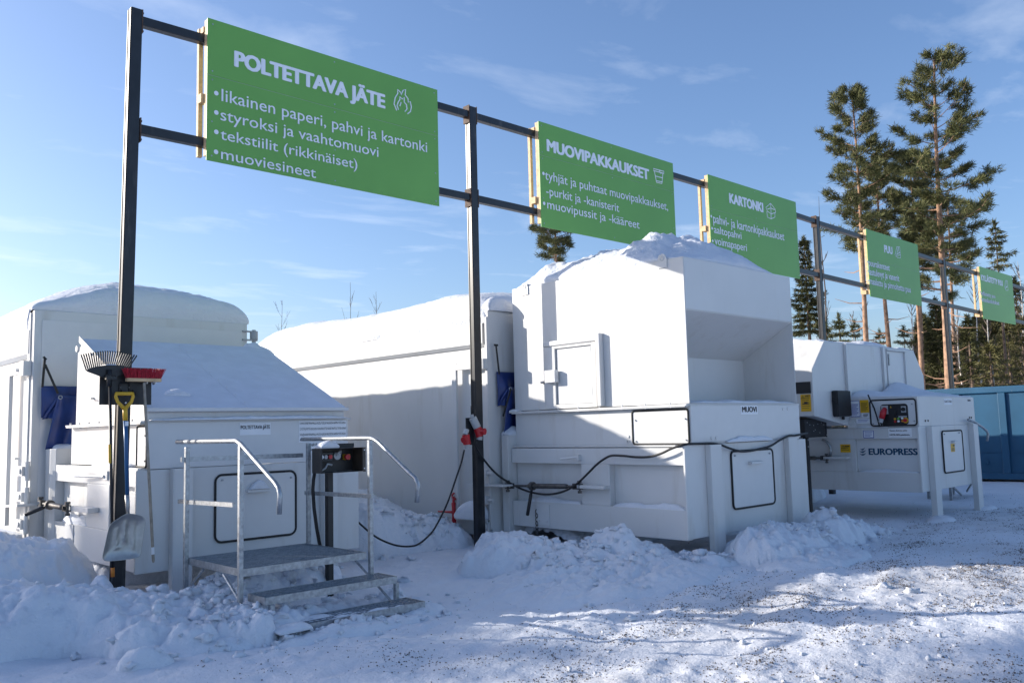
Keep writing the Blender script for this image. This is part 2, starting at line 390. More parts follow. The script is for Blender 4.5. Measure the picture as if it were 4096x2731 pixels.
PILES = []
def pile(name, label, x0, x1, y0, y1, lobes, rough=0.06, chunk=0.06, res=0.024, seed=0.0, grit=0.0, parent=None):
    xs = np.arange(x0, x1, res); ys = np.arange(y0, y1, res); X, Y = np.meshgrid(xs, ys)
    wx = X+0.10*fbm(X*2.1+seed, Y*2.1, 3); wy = Y+0.10*fbm(X*2.1+40+seed, Y*2.1, 3)
    H = np.zeros_like(X)
    for (cx, cy, rx, ry, an, h, p) in lobes:
        t = math.radians(an); u = ((wx-cx)*math.cos(t)+(wy-cy)*math.sin(t))/rx; w = (-(wx-cx)*math.sin(t)+(wy-cy)*math.cos(t))/ry
        L = h*np.clip(1-u*u-w*w, 0, 1)**p
        H = np.log(np.exp(14*H)+np.exp(14*L)-1)/14
    msk = sstep(0.0, 0.16, H)
    N_ = 1.25*rough*fbm(X*3.1+seed, Y*3.1+seed, 5, 0.58)+rough*0.8*fbm(X*10+seed, Y*10, 4, .6)
    w1 = worley(X*4.3+seed, Y*4.3, 5); w2 = worley(X*9.5, Y*9.5+seed, 2)
    N_ = N_+1.05*chunk*(0.5-w1)*sstep(-0.2, 0.5, fbm(X*1.6+seed*2, Y*1.6, 3))+chunk*0.8*(0.45-w2)
    e = np.minimum(np.minimum(X-x0, x1-X), np.minimum(Y-y0, y1-Y))
    Z = gz(X, Y)+H+N_*msk-0.05*(1-sstep(0.0, 0.06, H))-0.1*(1-sstep(0, 0.12, e))
    PILES.append((X, Y, Z, x0, y0, res))
    g = np.clip(grit_density(X, Y)*0.0+grit*sstep(0.25, 0.03, H)+grit*0.2, 0, 1)
    return tag(grid_mesh(name, X, Y, Z, SNOWG if grit else SNOW, parent, g), label, "snow pile", kind='stuff')
pile("snow_pile", "tall ploughed snow heap left of the first post and its tools", 0.2, 3.4, 8.9, 11.2,
     [(2.0, 9.75, 1.15, 0.72, 0, 0.78, 0.38), (2.75, 9.5, 0.38, 0.42, 0, 0.60, 0.6), (1.2, 10.0, 1.2, 0.9, 0, 0.8, 0.5), (3.1, 9.3, 0.28, 0.3, 0, 0.24, 0.7)], rough=0.075, chunk=0.075, seed=3.1)
pile("snow_pile", "long rounded snow bank in the left foreground before the first post", 0.2, 3.75, 5.9, 9.35,
     [(1.9, 8.45, 0.75, 0.80, -20, 0.50, 0.55), (2.45, 8.3, 0.7, 0.75, -15, 0.44, 0.6), (2.95, 8.0, 0.75, 0.85, -25, 0.32, 0.7), (0.9, 8.7, 1.2, 1.0, 0, 0.5, 0.6),
      (2.85, 8.65, 0.14, 0.13, 0, 0.42, 0.5), (3.2, 7.3, 0.75, 0.65, 0, 0.17, 0.8), (2.7, 7.2, 0.28, 0.2, 0, 0.20, 0.7), (3.0, 6.95, 0.17, 0.14, 0, 0.18, 0.6), (2.55, 6.75, 0.2, 0.16, 0, 0.12, 0.7)], rough=0.06, chunk=0.06, seed=8.2)
pile("snow_pile", "crumbled snow clods heaped under and beside the metal steps", 3.0, 5.6, 6.2, 9.1,
     [(3.62, 7.75, 0.42, 0.55, 0, 0.27, 0.6), (4.1, 8.25, 0.8, 0.55, 0, 0.36, 0.6), (4.75, 8.5, 0.6, 0.4, 0, 0.38, 0.6), (3.5, 7.05, 0.45, 0.4, 0, 0.20, 0.6),
      (3.45, 6.75, 0.16, 0.15, 0, 0.22, 0.5), (3.85, 7.1, 0.5, 0.3, 0, 0.16, 0.7), (4.3, 6.55, 0.95, 0.28, 0, 0.085, 0.8), (5.2, 7.25, 0.2, 0.18, 0, 0.13, 0.6), (4.6, 7.25, 0.7, 0.3, 0, 0.10, 0.7), (5.15, 6.75, 0.3, 0.2, 0, 0.08, 0.7)], rough=0.05, chunk=0.10, seed=15.0, grit=0.25)
pile("snow_pile", "jagged snow heap along the left flank of the plastics compactor", 5.4, 9.1, 4.9, 8.9,
     [(6.95, 7.55, 0.45, 0.55, 30, 0.38, 0.7), (7.2, 7.05, 0.55, 0.6, 0, 0.27, 0.8), (7.5, 6.8, 0.45, 0.5, 0, 0.20, 0.6), (7.83, 6.62, 0.34, 0.5, 0, 0.40, 0.8), (8.2, 6.45, 0.42, 0.4, 0, 0.19, 0.6),
      (7.3, 6.3, 1.5, 1.25, 0, 0.17, 0.9), (8.5, 5.85, 0.5, 0.35, 0, 0.10, 0.8), (7.45, 7.9, 0.5, 0.6, 0, 0.36, 0.6)], rough=0.07, chunk=0.06, seed=21.7, grit=0.05)
pile("snow_pile", "gritty snow mound piled before the plastics compactor legs", 8.5, 12.6, 4.4, 6.5,
     [(9.1, 5.5, 0.42, 0.5, 0, 0.38, 0.5), (9.6, 5.5, 0.55, 0.5, 0, 0.37, 0.5), (10.1, 5.5, 0.4, 0.45, 0, 0.30, 0.6), (10.7, 5.55, 0.32, 0.4, 0, 0.46, 0.6), (11.1, 5.6, 0.4, 0.4, 0, 0.35, 0.6), (11.6, 5.6, 0.45, 0.35, 0, 0.22, 0.6),
      (9.6, 5.1, 1.2, 0.6, 8, 0.14, 0.9), (12.15, 5.55, 0.3, 0.2, 0, 0.1, 0.6)], rough=0.06, chunk=0.075, seed=31.0, grit=0.42)
pile("snow_pile", "smooth snow bank against the side of the second container", 5.9, 8.45, 8.9, 15.5,
     [(6.75, 10.15, 0.6, 0.7, 0, 0.68, 0.6), (7.3, 10.1, 0.6, 0.7, 0, 0.48, 0.6), (7.8, 9.9, 0.5, 0.55, 0, 0.34, 0.6), (7.3, 12.0, 1.2, 2.0, 0, 0.75, 0.6), (7.3, 14.0, 1.3, 1.8, 0, 0.8, 0.6)], rough=0.05, chunk=0.05, seed=44.0)
pile("snow_pile", "snow bank added underneath the burnable waste compactor to block light from behind", 3.45, 6.0, 9.9, 12.2, [(4.7, 11.2, 1.6, 0.9, 0, 0.42, 0.5), (5.6, 10.8, .6, .6, 0, .3, .6)], rough=0.05, chunk=0.05, seed=56.0)  # added bank, stops light reaching under the compactor from the far side
pile("snow_pile", "snow bank added underneath the plastics compactor to keep its gap dark", 8.6, 11.6, 7.0, 9.4, [(10.0, 8.5, 1.9, 0.8, 0, 0.46, 0.5), (11.2, 7.6, .6, .6, 0, .3, .6)], rough=0.05, chunk=0.05, seed=58.0)  # low bank added at the rear so the space beneath stays dark
pile("snow_pile", "low snow bank at the foot of the first container, far left", 1.0, 3.15, 11.2, 15.0,
     [(2.6, 12.3, 0.8, 0.8, 0, 0.62, 0.6), (2.2, 13.2, 1.1, 1.2, 0, 0.72, 0.6)], rough=0.05, chunk=0.05, seed=52.0)
pile("snow_pile", "flat snow strip swept around the feet of the cardboard press, with a rear bank added to darken its underside", 12.9, 17.4, 4.9, 10.3,
     [(15.2, 9.3, 2.4, 0.9, 0, 0.62, 0.5), (14.3, 5.45, 0.35, 0.22, 0, 0.07, 0.8), (16.5, 5.5, 0.3, 0.2, 0, 0.08, 0.8)], rough=0.06, chunk=0.05, seed=61.0)  # first lobe is an added closing bank that darkens the space under the press

def clods(name, label, specs, seed):
    """loose crumbs of snow: (x, y, spread x, spread y, count, size)"""
    r = np.random.RandomState(seed); g = (1+5**.5)/2
    ico = np.array([(-1, g, 0), (1, g, 0), (-1, -g, 0), (1, -g, 0), (0, -1, g), (0, 1, g), (0, -1, -g), (0, 1, -g), (g, 0, -1), (g, 0, 1), (-g, 0, -1), (-g, 0, 1)], float); ico /= np.linalg.norm(ico[0])
    fc = [(0, 11, 5), (0, 5, 1), (0, 1, 7), (0, 7, 10), (0, 10, 11), (1, 5, 9), (5, 11, 4), (11, 10, 2), (10, 7, 6), (7, 1, 8), (3, 9, 4), (3, 4, 2), (3, 2, 6), (3, 6, 8), (3, 8, 9), (4, 9, 5), (2, 4, 11), (6, 2, 10), (8, 6, 7), (9, 8, 1)]
    vv = [tuple(q) for q in ico]; ff = []; cache = {}
    def mid(i, j):
        k = (min(i, j), max(i, j))
        if k not in cache: p = np.array(vv[i])+np.array(vv[j]); vv.append(tuple(p/np.linalg.norm(p))); cache[k] = len(vv)-1
        return cache[k]
    for (i, j, k) in fc: a, b, c = mid(i, j), mid(j, k), mid(k, i); ff += [(i, a, c), (j, b, a), (k, c, b), (a, b, c)]
    base = np.array(vv); ff = np.array(ff); V, F, n0 = [], [], 0
    for (cx, cy, sx, sy, cnt, size) in specs:
        for k in range(cnt):
            x, y = cx+r.normal(0, sx), cy+r.normal(0, sy); sc = size*(.25+.95*r.rand()**2.2)
            d = base*(1+.30*r.normal(0, 1, (len(base), 1)))*np.array([r.uniform(.7, 1.4), r.uniform(.7, 1.4), r.uniform(.55, 1.0)])*sc
            a = r.uniform(0, 6.28); d = np.stack([d[:, 0]*math.cos(a)-d[:, 1]*math.sin(a), d[:, 0]*math.sin(a)+d[:, 1]*math.cos(a), d[:, 2]], -1)
            V.append(d+np.array([x, y, surf(x, y)+sc*.25])); F.append(ff+n0); n0 += len(base)
    o = tri_mesh(name, np.concatenate(V), np.concatenate(F), SNOW); o.data.polygons.foreach_set('use_smooth', [True]*len(o.data.polygons))
    return tag(o, label, "snow clods", kind='stuff')
def surf(x, y):
    z = float(gz(x, y))
    for (X, Y, Z, x0, y0, res) in PILES:
        i = int((y-y0)/res); j = int((x-x0)/res)
        if 0 <= i < Z.shape[0] and 0 <= j < Z.shape[1]: z = max(z, float(Z[i, j]))
    return z
def snow_cap(name, label, x0, x1, y0, y1, zb, hf, bulge=0.06, pw=7, res=0.04, rough=0.03, seed=0.0, fine=0.012, thick=0.0, cat="snow cap"):
    nx = max(8, int((x1-x0)/res)); ny = max(8, int((y1-y0)/res))
    a = np.linspace(-1, 1, nx); b = np.linspace(-1, 1, ny)
    a = np.sign(a)*(1-(1-np.abs(a))**1.6); b = np.sign(b)*(1-(1-np.abs(b))**1.6)
    U, Vv = np.meshgrid(a, b)
    e = np.clip((1-np.abs(U)**pw), 0, 1)**(1/2.4)*np.clip((1-np.abs(Vv)**pw), 0, 1)**(1/2.4)
    X = (x0+x1)/2+U*(x1-x0)/2; Y = (y0+y1)/2+Vv*(y1-y0)/2
    h = hf((U+1)/2, (Vv+1)/2, X, Y)
    if callable(zb): zb = zb(X, Y)
    o = bulge*4*e*(1-e)
    jx = 0.5*bulge*fbm(X*2.3+seed, Y*2.3, 4); jy = 0.5*bulge*fbm(X*2.3+50+seed, Y*2.3, 4)
    Z = zb+h*e+e*(rough*fbm(X*1.7+seed, Y*1.7+seed, 4)+fine*fbm(X*12+seed, Y*12, 3))
    Xo = X+U*np.abs(U)**3*o+jx*np.abs(U)**6; Yo = Y+Vv*np.abs(Vv)**3*o+jy*np.abs(Vv)**6
    return tag(grid_mesh(name, Xo, Yo, Z, SNOW), label, cat, kind='stuff')

clods("snow_clods", "loose snow crumbs fallen from the heaps beside the steps and the left foreground", [(3.3, 7.1, .3, .35, 60, .04), (3.75, 7.7, .3, .4, 90, .05), (2.7, 7.3, .4, .3, 14, .045), (4.5, 8.3, .5, .3, 90, .06), (3.3, 6.6, .4, .12, 50, .035), (5.2, 7.1, .2, .25, 50, .04), (2.2, 8.2, .5, .4, 6, .05), (4.3, 6.5, .6, .08, 70, .03)], 5)
clods("snow_clods", "loose snow crumbs along the heaps at the plastics compactor", [(7.2, 7.0, .4, .5, 60, .05), (7.8, 6.5, .3, .25, 45, .045), (8.4, 5.9, .25, .15, 60, .05), (7.0, 6.2, .5, .4, 90, .03), (9.8, 5.3, .7, .2, 70, .04), (11.0, 5.4, .6, .2, 60, .045), (12.2, 5.5, .3, .15, 30, .05), (7.4, 9.7, .4, .25, 60, .06)], 6)
clods("snow_clods", "small snow lumps scattered over the gritty yard", [(6.5, 3.6, 1.2, .7, 70, .018), (9.5, 3.4, 1.5, .7, 60, .022), (7.0, 2.8, .8, .4, 50, .018), (8.0, 3.35, .1, .1, 3, .05), (5, 4.2, .8, .5, 40, .016)], 8)

# ------------------------------------------------------------------ sign frame: posts and rails
fr = thing("sign_gantry", "dark steel frame of tall posts and twin rails carrying the green signs", "gantry", (3.2, 9.18, 0))
posts = [(3.135, 3.25, 6.15, .0125), (7.915, 8.035, 6.21, 0.0), (18.10, 18.22, 6.14, 0.0), (25.41, 25.53, 6.05, 0.0), (33.01, 33.13, 5.95, 0.0)]
for (a, b, zt, ln) in posts:
    g0 = float(gz(a, 9.2))-0.3; k0 = (g0-.9)*ln; k1 = (zt-.9)*ln
    m = MB()
    def sheared(x0, x1, y0, y1, q0, q1): m.hexa([(x0+q0*0+k0, y0, g0), (x1+k0, y0, g0), (x1+k0, y1, g0), (x0+k0, y1, g0), (x0+k1, y0, q1), (x1+k1, y0, q1), (x1+k1, y1, q1), (x0+k1, y1, q1)])
    sheared(a, b, 9.10, 9.205, g0, zt); sheared(a-.007, a-.0005, 9.103, 9.125, g0, zt-.004); sheared(a-.007, a-.0005, 9.18, 9.202, g0, zt-.004)
    m.build("post", DARK, fr, bevel=0.006)
RAILS = [(3.30, 7.905, 6.085, 6.14, 4.895, 4.925), (8.035, 13.7, 6.14, 6.155, 4.925, 4.90), (13.7, 18.09, 6.155, 6.075, 4.90, 4.862),
         (18.22, 25.40, 6.06, 5.98, 4.862, 4.78), (25.53, 33.0, 5.98, 5.865, 4.78, 4.70), (33.13, 42, 5.865, 5.76, 4.70, 4.6)]
for (a, b, t0, t1, u0, u1) in RAILS:
    for (p, q) in ((t0, t1), (u0, u1)):
        MB().hexa([(a, 9.112, p-.10), (b, 9.112, q-.10), (b, 9.205, q-.10), (a, 9.205, p-.10), (a, 9.112, p), (b, 9.112, q), (b, 9.205, q), (a, 9.205, p)]).build("rail", DARK, fr, bevel=0.006)
for i, (a, b, zt, dp) in enumerate(posts[:4]):
    b = b+(.057 if i == 0 else 0)
    for zc in ((6.02, 4.83), (6.09, 4.87), (6.02, 4.81), (5.93, 4.73))[i]:
        m = MB()
        m.box(b+0.001, b+0.013, 9.095, 9.225, zc-0.13, zc+0.13)
        if i: m.box(a-0.020, a-0.008, 9.095, 9.225, zc-0.13, zc+0.13)
        bolts(m, lambda u, v, d=0: (b+0.013+d, u, v), [(9.12, zc-.1), (9.20, zc-.1), (9.12, zc+.1), (9.20, zc+.1)], 0.012)
        m.build("bracket", RUST, fr)

# ------------------------------------------------------------------ the five green signs
def sign(name, label, X0, X1, z0, z1, split, tit, lines, bullets, cv, icon, battz, bold=0.055, lb=0.004, lk=0.97):
    t = thing(name, label, "sign", ((X0+X1)/2, 9.04, z0))
    Yf = 9.03; P = FY(Yf)
    m = MB(); m.box(X0, X1, Yf, Yf+0.012, z0, split-0.002).build("panel", GREEN, t, bevel=0.002)
    MB().box(X0, X1, Yf-0.001, Yf+0.012, split+0.002, z1).build("panel", GREEN, t, bevel=0.002)
    MB().box(X0, X1, Yf+0.003, Yf+0.011, split-0.0019, split+0.0019).build("joint_highlight", GREYP, t)  # pale colour paints the highlight along the joint between the two panels
    m = MB()
    def put(txt, a, b, cap, bo, capz=None):
        A = onY(*cv(*a), Yf); B = onY(*cv(*b), Yf)
        m.text(txt, P, A[0], B[0], A[2], cap, 0.003, bo)
    (txt, a, b, top) = tit
    A = onY(*cv(*a), Yf); T = onY(*cv(a[0], top), Yf)
    put(txt, a, b, T[2]-A[2], bold)
    for (txt, a, b, top) in lines:
        A = onY(*cv(*a), Yf); T = onY(*cv(a[0], top), Yf)
        put(txt, a, b, (T[2]-A[2])*lk, lb)
    for q in bullets:
        c = onY(*cv(*q), Yf); r = 0.027
        m.add([P(c[0]+r*math.cos(k*.524), c[2]+r*math.sin(k*.524), 0.003) for k in range(12)], [tuple(range(12))])
    m.build("lettering", LETTER, t)
    m = MB()
    def line(pts, r=0.009, closed=False):
        m.tube([P(*(lambda w: (w[0], w[2]))(onY(*cv(*p), Yf)), 0.0015) for p in pts], r, 5, closed)
    icon(line); m.build("icon", LETTER, t)
    for bx in (X0+0.002, (X0+X1)/2-0.05, X1-0.052): MB().box(bx, bx+0.05, Yf+0.0125, 9.111, z0+0.06, z1-0.01).build("batten", WOOD, t)
    for bx in (X0-0.02, X1-0.06): MB().box(bx, bx+0.05, 9.207, 9.255, z0+0.08, z1-0.07).build("batten", WOOD, t)
    MB().box(X0-0.03, X0+0.10, 9.116, 9.204, battz, battz+0.10).build("spacer_block", WOOD, t)
    MB().box(X0-0.01, X0+0.12, 9.116, 9.204, z1-0.14, z1-0.075).build("spacer_block", WOOD, t)
    m = MB(); bolts(m, P, [(u, v) for u in (X0+.06, (X0+X1)/2, X1-.06) for v in (z0+.06, z0+.45, split-.05, split+.05, z1-.06)], 0.009, 0.004); m.build("screw", GALV, t)
    return t
cA = ell(400, 0, .5952); cB = ell(1750, 400, .4677); cC = ell(2700, 650, .4252); cD = ell(3600, 1000, .2551)
def flame(L):
    L([(1993, 745), (1975, 700), (1982, 660), (2000, 630), (1999, 604), (2018, 622), (2022, 640), (2035, 610), (2052, 603), (2050, 640), (2068, 665), (2070, 690), (2083, 684), (2091, 720), (2085, 752), (2065, 767)])
    L([(2005, 740), (1995, 712), (2004, 686), (2014, 672), (2013, 652), (2030, 668), (2042, 655), (2044, 690), (2058, 705), (2062, 735), (2048, 752)])
    L([(2022, 690), (2014, 715)])
sign("sign_board", "largest green sign, headed POLTETTAVA JÄTE with a flame icon, nearest the tall left post", 4.0, 7.27, 4.62, 6.255, 5.60,
     ("POLTETTAVA JÄTE", (900, 448), (1917, 705), 340),
     [("likainen paperi, pahvi ja kartonki", (815, 680), (2197, 995), 596), ("styroksi ja vaahtomuovi", (808, 808), (1870, 1033), 728),
      ("tekstiilit (rikkinäiset)", (808, 937), (1728, 1120), 862), ("muoviesineet", (812, 1070), (1450, 1190), 993)],
     [(781, 628), (781, 758), (781, 888), (779, 1022)], cA, flame, 5.3)
def cup(L):
    L([(1845, 588), (1934, 612), (1934, 630), (1845, 605)], closed=True); L([(1853, 608), (1872, 706), (1918, 716), (1926, 630)])
    L([(1862, 652), (1924, 668)]); L([(1868, 692), (1922, 702)]); L([(1895, 602), (1905, 628), (1925, 625)])
sign("sign_board", "green sign headed MUOVIPAKKAUKSET with a tub icon, above the snowy plastics hopper", 9.24, 12.67, 4.62, 6.27, 5.74,
     ("MUOVIPAKKAUKSET", (933, 438), (1811, 675), 335),
     [("tyhjät ja puhtaat muovipakkaukset,", (918, 680), (1970, 932), 600), ("-purkit ja -kanisterit", (928, 812), (1552, 942), 735), ("muovipussit ja -kääreet", (937, 928), (1727, 1097), 850)],
     [(905, 630), (911, 885)], cB, cup, 5.0)
def carton(L):
    L([(852, 425), (897, 385), (940, 440), (945, 470), (905, 485), (868, 460)], closed=True); L([(897, 385), (900, 430), (868, 440)]); L([(900, 430), (935, 445)])
    L([(862, 462), (868, 515), (902, 531), (938, 515), (938, 475)]); L([(902, 485), (902, 531)]); L([(900, 432), (903, 485)])
sign("sign_board", "green sign headed KARTONKI with an open carton icon, half hidden by hopper snow", 13.77, 17.07, 4.60, 6.275, 5.62,
     ("KARTONKI", (510, 382), (832, 478), 288),
     [("pahvi- ja kartonkipakkaukset", (358, 567), (1028, 735), 487), ("aaltopahvi", (365, 662), (625, 727), 595), ("voimapaperi", (372, 770), (676, 850), 700)],
     [(340, 507), (348, 620), (354, 738)], cC, carton, 5.2, lb=.012, lk=1.05)
def planks(L):
    L([(2068, 870), (2085, 792), (2098, 795), (2080, 890)], closed=True); L([(2090, 793), (2112, 795), (2116, 840), (2098, 855)]); L([(2088, 860), (2118, 850), (2120, 898), (2090, 895)], closed=True); L([(2100, 800), (2104, 840)]); L([(2095, 875), (2118, 870)])
sign("sign_board", "green sign headed PUU with a plank icon, right of the third post", 20.43, 23.48, 4.515, 6.165, 5.42,
     ("PUU", (1968, 846), (2047, 866), 775),
     [("puurakenteet", (1820, 972), (2020, 1015), 918), ("lastulevyt ja vanerit", (1825, 1056), (2110, 1125), 1000), ("maalattu ja pinnoitettu puu", (1829, 1143), (2217, 1232), 1090)],
     [(1811, 935), (1815, 1022), (1819, 1112)], cC, planks, 4.58, lb=.02, lk=1.15)
def planks2(L):
    L([(1636, 590), (1652, 480), (1668, 485), (1648, 620)], closed=True); L([(1655, 478), (1680, 480), (1688, 560), (1660, 580)]); L([(1655, 590), (1690, 580), (1692, 632), (1655, 630)], closed=True)
sign("sign_board", "smallest looking green sign, headed KYLLÄSTETTY PUU, at the far right of the frame", 28.03, 30.98, 4.50, 6.085, 5.37,
     ("KYLLÄSTETTY PUU", (1270, 475), (1613, 575), 385),
     [("kyllästetty puu", (1262, 702), (1492, 750), 650), ("terassilaudoitukset", (1272, 802), (1557, 875), 745)],
     [(1253, 655), (1262, 762)], cD, planks2, 4.56, lb=.02, lk=1.2)

# ------------------------------------------------------------------ shared compactor pieces
def seal_hatch(P, parent, name, u0, u1, v0, v1, r, m_panel=None, tr=0.013, handle=None, studs=(), label=None):
    panel = MB(); pts = rrect(P, u0, u1, v0, v1, r, 0.012)
    back = rrect(P, u0, u1, v0, v1, r, 0.0)
    n = len(pts); panel.add(pts+back, [tuple(range(n))]+[(i, (i+1) % n, n+(i+1) % n, n+i) for i in range(n)])
    h = panel.build(name, m_panel or WHITE2, parent)
    MB().tube(rrect(P, u0, u1, v0, v1, r, 0.012), tr, 8, True).build("rubber_seal", RUBBER, h, smooth=True)
    if handle:
        (a, b, v) = handle; m = MB()
        m.pbox(P, a, b, v-0.03, v, 0.0125, 0.07); m.pbox(P, a+.005, b-.005, v+.0005, v+0.006, 0.0125, 0.05)
        m.build("handle", WHITE2, h, bevel=0.004)
    if studs:
        bolts(MB(), lambda u, v, d=0: P(u, v, d+0.012), studs, 0.011, 0.018).build("stud", GALV, h)
    return h
def channel_leg(parent, x0, x1, yf, yb, z0, z1):
    m = MB()
    m.box(x0, x0+0.014, yf, yb, z0, z1); m.box(x0+0.0145, x1, yf+0.001, yf+0.013, z0, z1-0.002); m.box(x1-0.07, x1-0.058, yf+0.0135, yb, z0, z1-0.004)
    m.box(x0+0.0145, x1-0.0705, yb-0.03, yb-0.002, z0, z1-0.01); m.box(x0-.01, x1+.01, yf-.01, yb+.02, z0-.012, z0)
    return m.build("leg", WHITE, parent, bevel=0.003)
def side_base(t, X, yf, yb, ub0, ub1, lb0, lb1, mp0, mp1, deep=0.14):
    m = MB()
    m.box(X, X+0.10, yf+0.032, yb, ub0, ub1); m.box(X+0.0005, X+0.10, yf+0.032, yb, lb0, lb1)
    m.box(X+0.002, X+0.10, mp0, mp1, lb1+0.0005, ub0-0.0005)
    m.box(X+0.1005, X+deep, yf+0.04, yb-0.002, lb0+0.01, ub1-0.002)
    return m.build("base_frame", WHITE, t, bevel=0.006)
def turnbuckle(label, A, B, lever, lx, barrel_r=0.034):
    t = thing("turnbuckle", label, "turnbuckle", tuple(A)); A = Vector(A); B = Vector(B); d = B-A; L = d.length; d.normalize()
    m = MB(); m.tube([A+d*L*.30, A+d*L*.32, A+d*L*.82, A+d*L*.84], [barrel_r*.8, barrel_r, barrel_r, barrel_r*.8], 12); m.build("barrel", OILED, t, smooth=True)
    m = MB(); m.cyl(A+d*L*.07, A+d*L*.31, 0.017); m.cyl(A+d*L*.83, A+d*L*.93, 0.017); m.build("threaded_rod", OILED, t)
    for (c, s) in ((A, 1), (B, -1)):
        m = MB(); dd = d*s
        for z in (-0.035, 0.025): m.bar(c+Vector((0, 0, z+.005))-dd*.03, c+Vector((0, 0, z+.005))+dd*.09, 0.06, 0.014)
        m.box(c.x+dd.x*.09-.03, c.x+dd.x*.09+.03, c.y+dd.y*.09-.012, c.y+dd.y*.09+.012, c.z-.037, c.z+.037)
        m.cyl(c+Vector((0, 0, -.075)), c+Vector((0, 0, .062)), 0.014); m.cyl(c+Vector((0, 0, .045)), c+Vector((0, 0, .075)), 0.032, 6); m.cyl(c+Vector((0, 0, -.085)), c+Vector((0, 0, -.055)), 0.028, 6)
        m.build("fork", OILED, t)
    c = A+d*L*.36; m = MB()
    m.tube([c-d*.025, c+d*.025], 0.058, 14); m.build("ratchet_head", OILED, t)
    lv = Vector(lever); m = MB(); m.tube([c, c+(lv-c)*.25], 0.017, 8); m.tube([c+(lv-c)*.24, c+(lv-c)*.30, c+(lv-c)*.97, lv], [0.019, 0.024, 0.024, 0.015], 10); m.build("lever", BLACK, t, smooth=True)
    return t

# ------------------------------------------------------------------ plastics compactor (centre)
c6 = ell(1900, 1600, .5952); c5 = ell(2000, 850, .5421)
X0, X1, YF, YB = 8.58, 11.10, 6.03, 9.02
t = thing("waste_compactor", "tall white plastics compactor with deep open hopper mouth, lettered MUOVI", "compactor", (9.8, 7.5, 0.25))
m = MB(); zt = 3.60
m.box(X0, X0+.012, YF, YB, 1.842, zt)                                 # left wall
m.box(X0+.0125, X1-.0125, YF, YF+.012, 2.965, zt-.001)                 # brow above the mouth
m.box(X1-.012, X1, YF, YB, 1.842, zt)                                 # right wall
m.box(X0+.0125, X1-.0125, YF+.0125, YB, zt-.013, zt-.001)              # top
m.box(X0+.0125, X1-.0125, YB-.012, YB, 1.842, zt-.0135)
m.build("hopper", WHITE, t, bevel=0.005)
m = MB()
m.hexa([(X0+.0125, YF+.0125, 2.955), (X1-.0125, YF+.0125, 2.955), (X1-.0125, YF+.80, 2.48), (X0+.0125, YF+.80, 2.48),
        (X0+.0125, YF+.0125, 2.967), (X1-.0125, YF+.0125, 2.967), (X1-.0125, YF+.80, 2.492), (X0+.0125, YF+.80, 2.492)])
m.box(X0+.0125, X1-.0125, YF+.80, YF+.812, 1.842, 2.49); m.box(X0+.013, X1-.013, YF+.02, YF+.799, 1.835, 1.845)
m.build("hopper_mouth", WHITE, t)
m = MB(); m.box(X0-.075, X1+.05, YF-.004, YB+.05, 1.815, 1.832); m.box(X0-.07, X0-.002, YF+.02, YB, 1.800, 1.8145)
for k in range(8): m.cyl((X0-.045, YF+.25+k*.37, 1.79), (X0-.045, YF+.25+k*.37, 1.858), 0.011, 6)
m.build("flange", WHITE, t)
m = MB(); m.box(X0+.008, X1+.03, YF+.012, YB, 1.352, 1.8145); m.build("press_chamber", WHITE, t, bevel=0.004)
MB().box(X0+.012, X1+.045, YF-.001, YF+.0115, 1.375, 1.8135).build("front_plate", WHITE2, t, bevel=0.003)
side_base(t, 8.48, 6.03, 9.01, 1.115, 1.318, 0.25, 0.595, 7.22, 7.70)
m = MB(); m.box(8.44, 11.28, 6.03, 6.060, 0.268, 1.350); m.box(8.58, 11.2, 6.0605, 6.4, .30, 1.33); m.box(8.60, 11.2, 8.8, 9.02, .27, 1.33)
m.box(8.5, 11.25, 6.2, 9.0, 1.330, 1.351); m.build("front_frame", WHITE, t, bevel=0.006)
m = MB(); m.prism([(8.42, 9.02), (8.72, 9.02), (8.72, 9.21), (8.50, 9.21), (8.42, 9.15)], 2, 0.16, 1.50); m.box(8.7205, 8.95, 9.05, 9.2, .2, 1.48); m.build("rear_frame", WHITE, t, bevel=0.004)
channel_leg(t, 8.85, 9.085, 5.95, 6.028, float(gz(8.8, 5.8))-.05, 1.345)
channel_leg(t, 10.68, 10.91, 5.95, 6.028, float(gz(10.5, 5.8))-.05, 1.380)
P = FX(X0+.008)
seal_hatch(P, t, "side_hatch", 6.055, 6.895, 1.362, 1.772, 0.035, studs=[(6.10, 1.66), (6.10, 1.41), (6.85, 1.66), (6.85, 1.40)])
P = FY(6.03)
seal_hatch(P, t, "front_hatch", 9.385, 10.365, 0.54, 1.245, 0.06, handle=(9.76, 10.05, 1.10), studs=[(9.46, 1.19), (10.28, 1.19)])
# inspection door on the hopper side
P = FX(X0); d = MB()
d.pbox(P, 8.165, 8.37, 1.845, 2.70, 0.001, 0.045); d.pbox(P, 7.43, 7.505, 1.845, 2.70, 0.001, 0.045); d.pbox(P, 7.5055, 8.1645, 1.8451, 1.90, 0.001, 0.045); d.pbox(P, 7.5055, 8.1645, 2.66, 2.70, 0.001, 0.045)
door = d.build("inspection_door", WHITE, t, bevel=0.004)
d = MB(); d.pbox(P, 7.52, 8.15, 1.905, 2.655, 0.001, 0.020); d.build("door_leaf", WHITE2, door, bevel=0.003)
d = MB(); d.pbox(P, 7.40, 8.37, 2.7005, 2.77, 0.001, 0.065); d.pbox(P, 7.325, 7.395, 1.85, 2.80, 0.001, 0.085); d.build("drip_hood", WHITE, door, bevel=0.012)
d = MB(); d.pbox(P, 8.10, 8.30, 2.20, 2.37, 0.0455, 0.12); d.build("latch_box", WHITE2, door, bevel=0.008)
d = MB()
for z in (2.0, 2.52): d.cyl(P(7.513, z, .03), P(7.513, z+.12, .03), 0.012, 8)
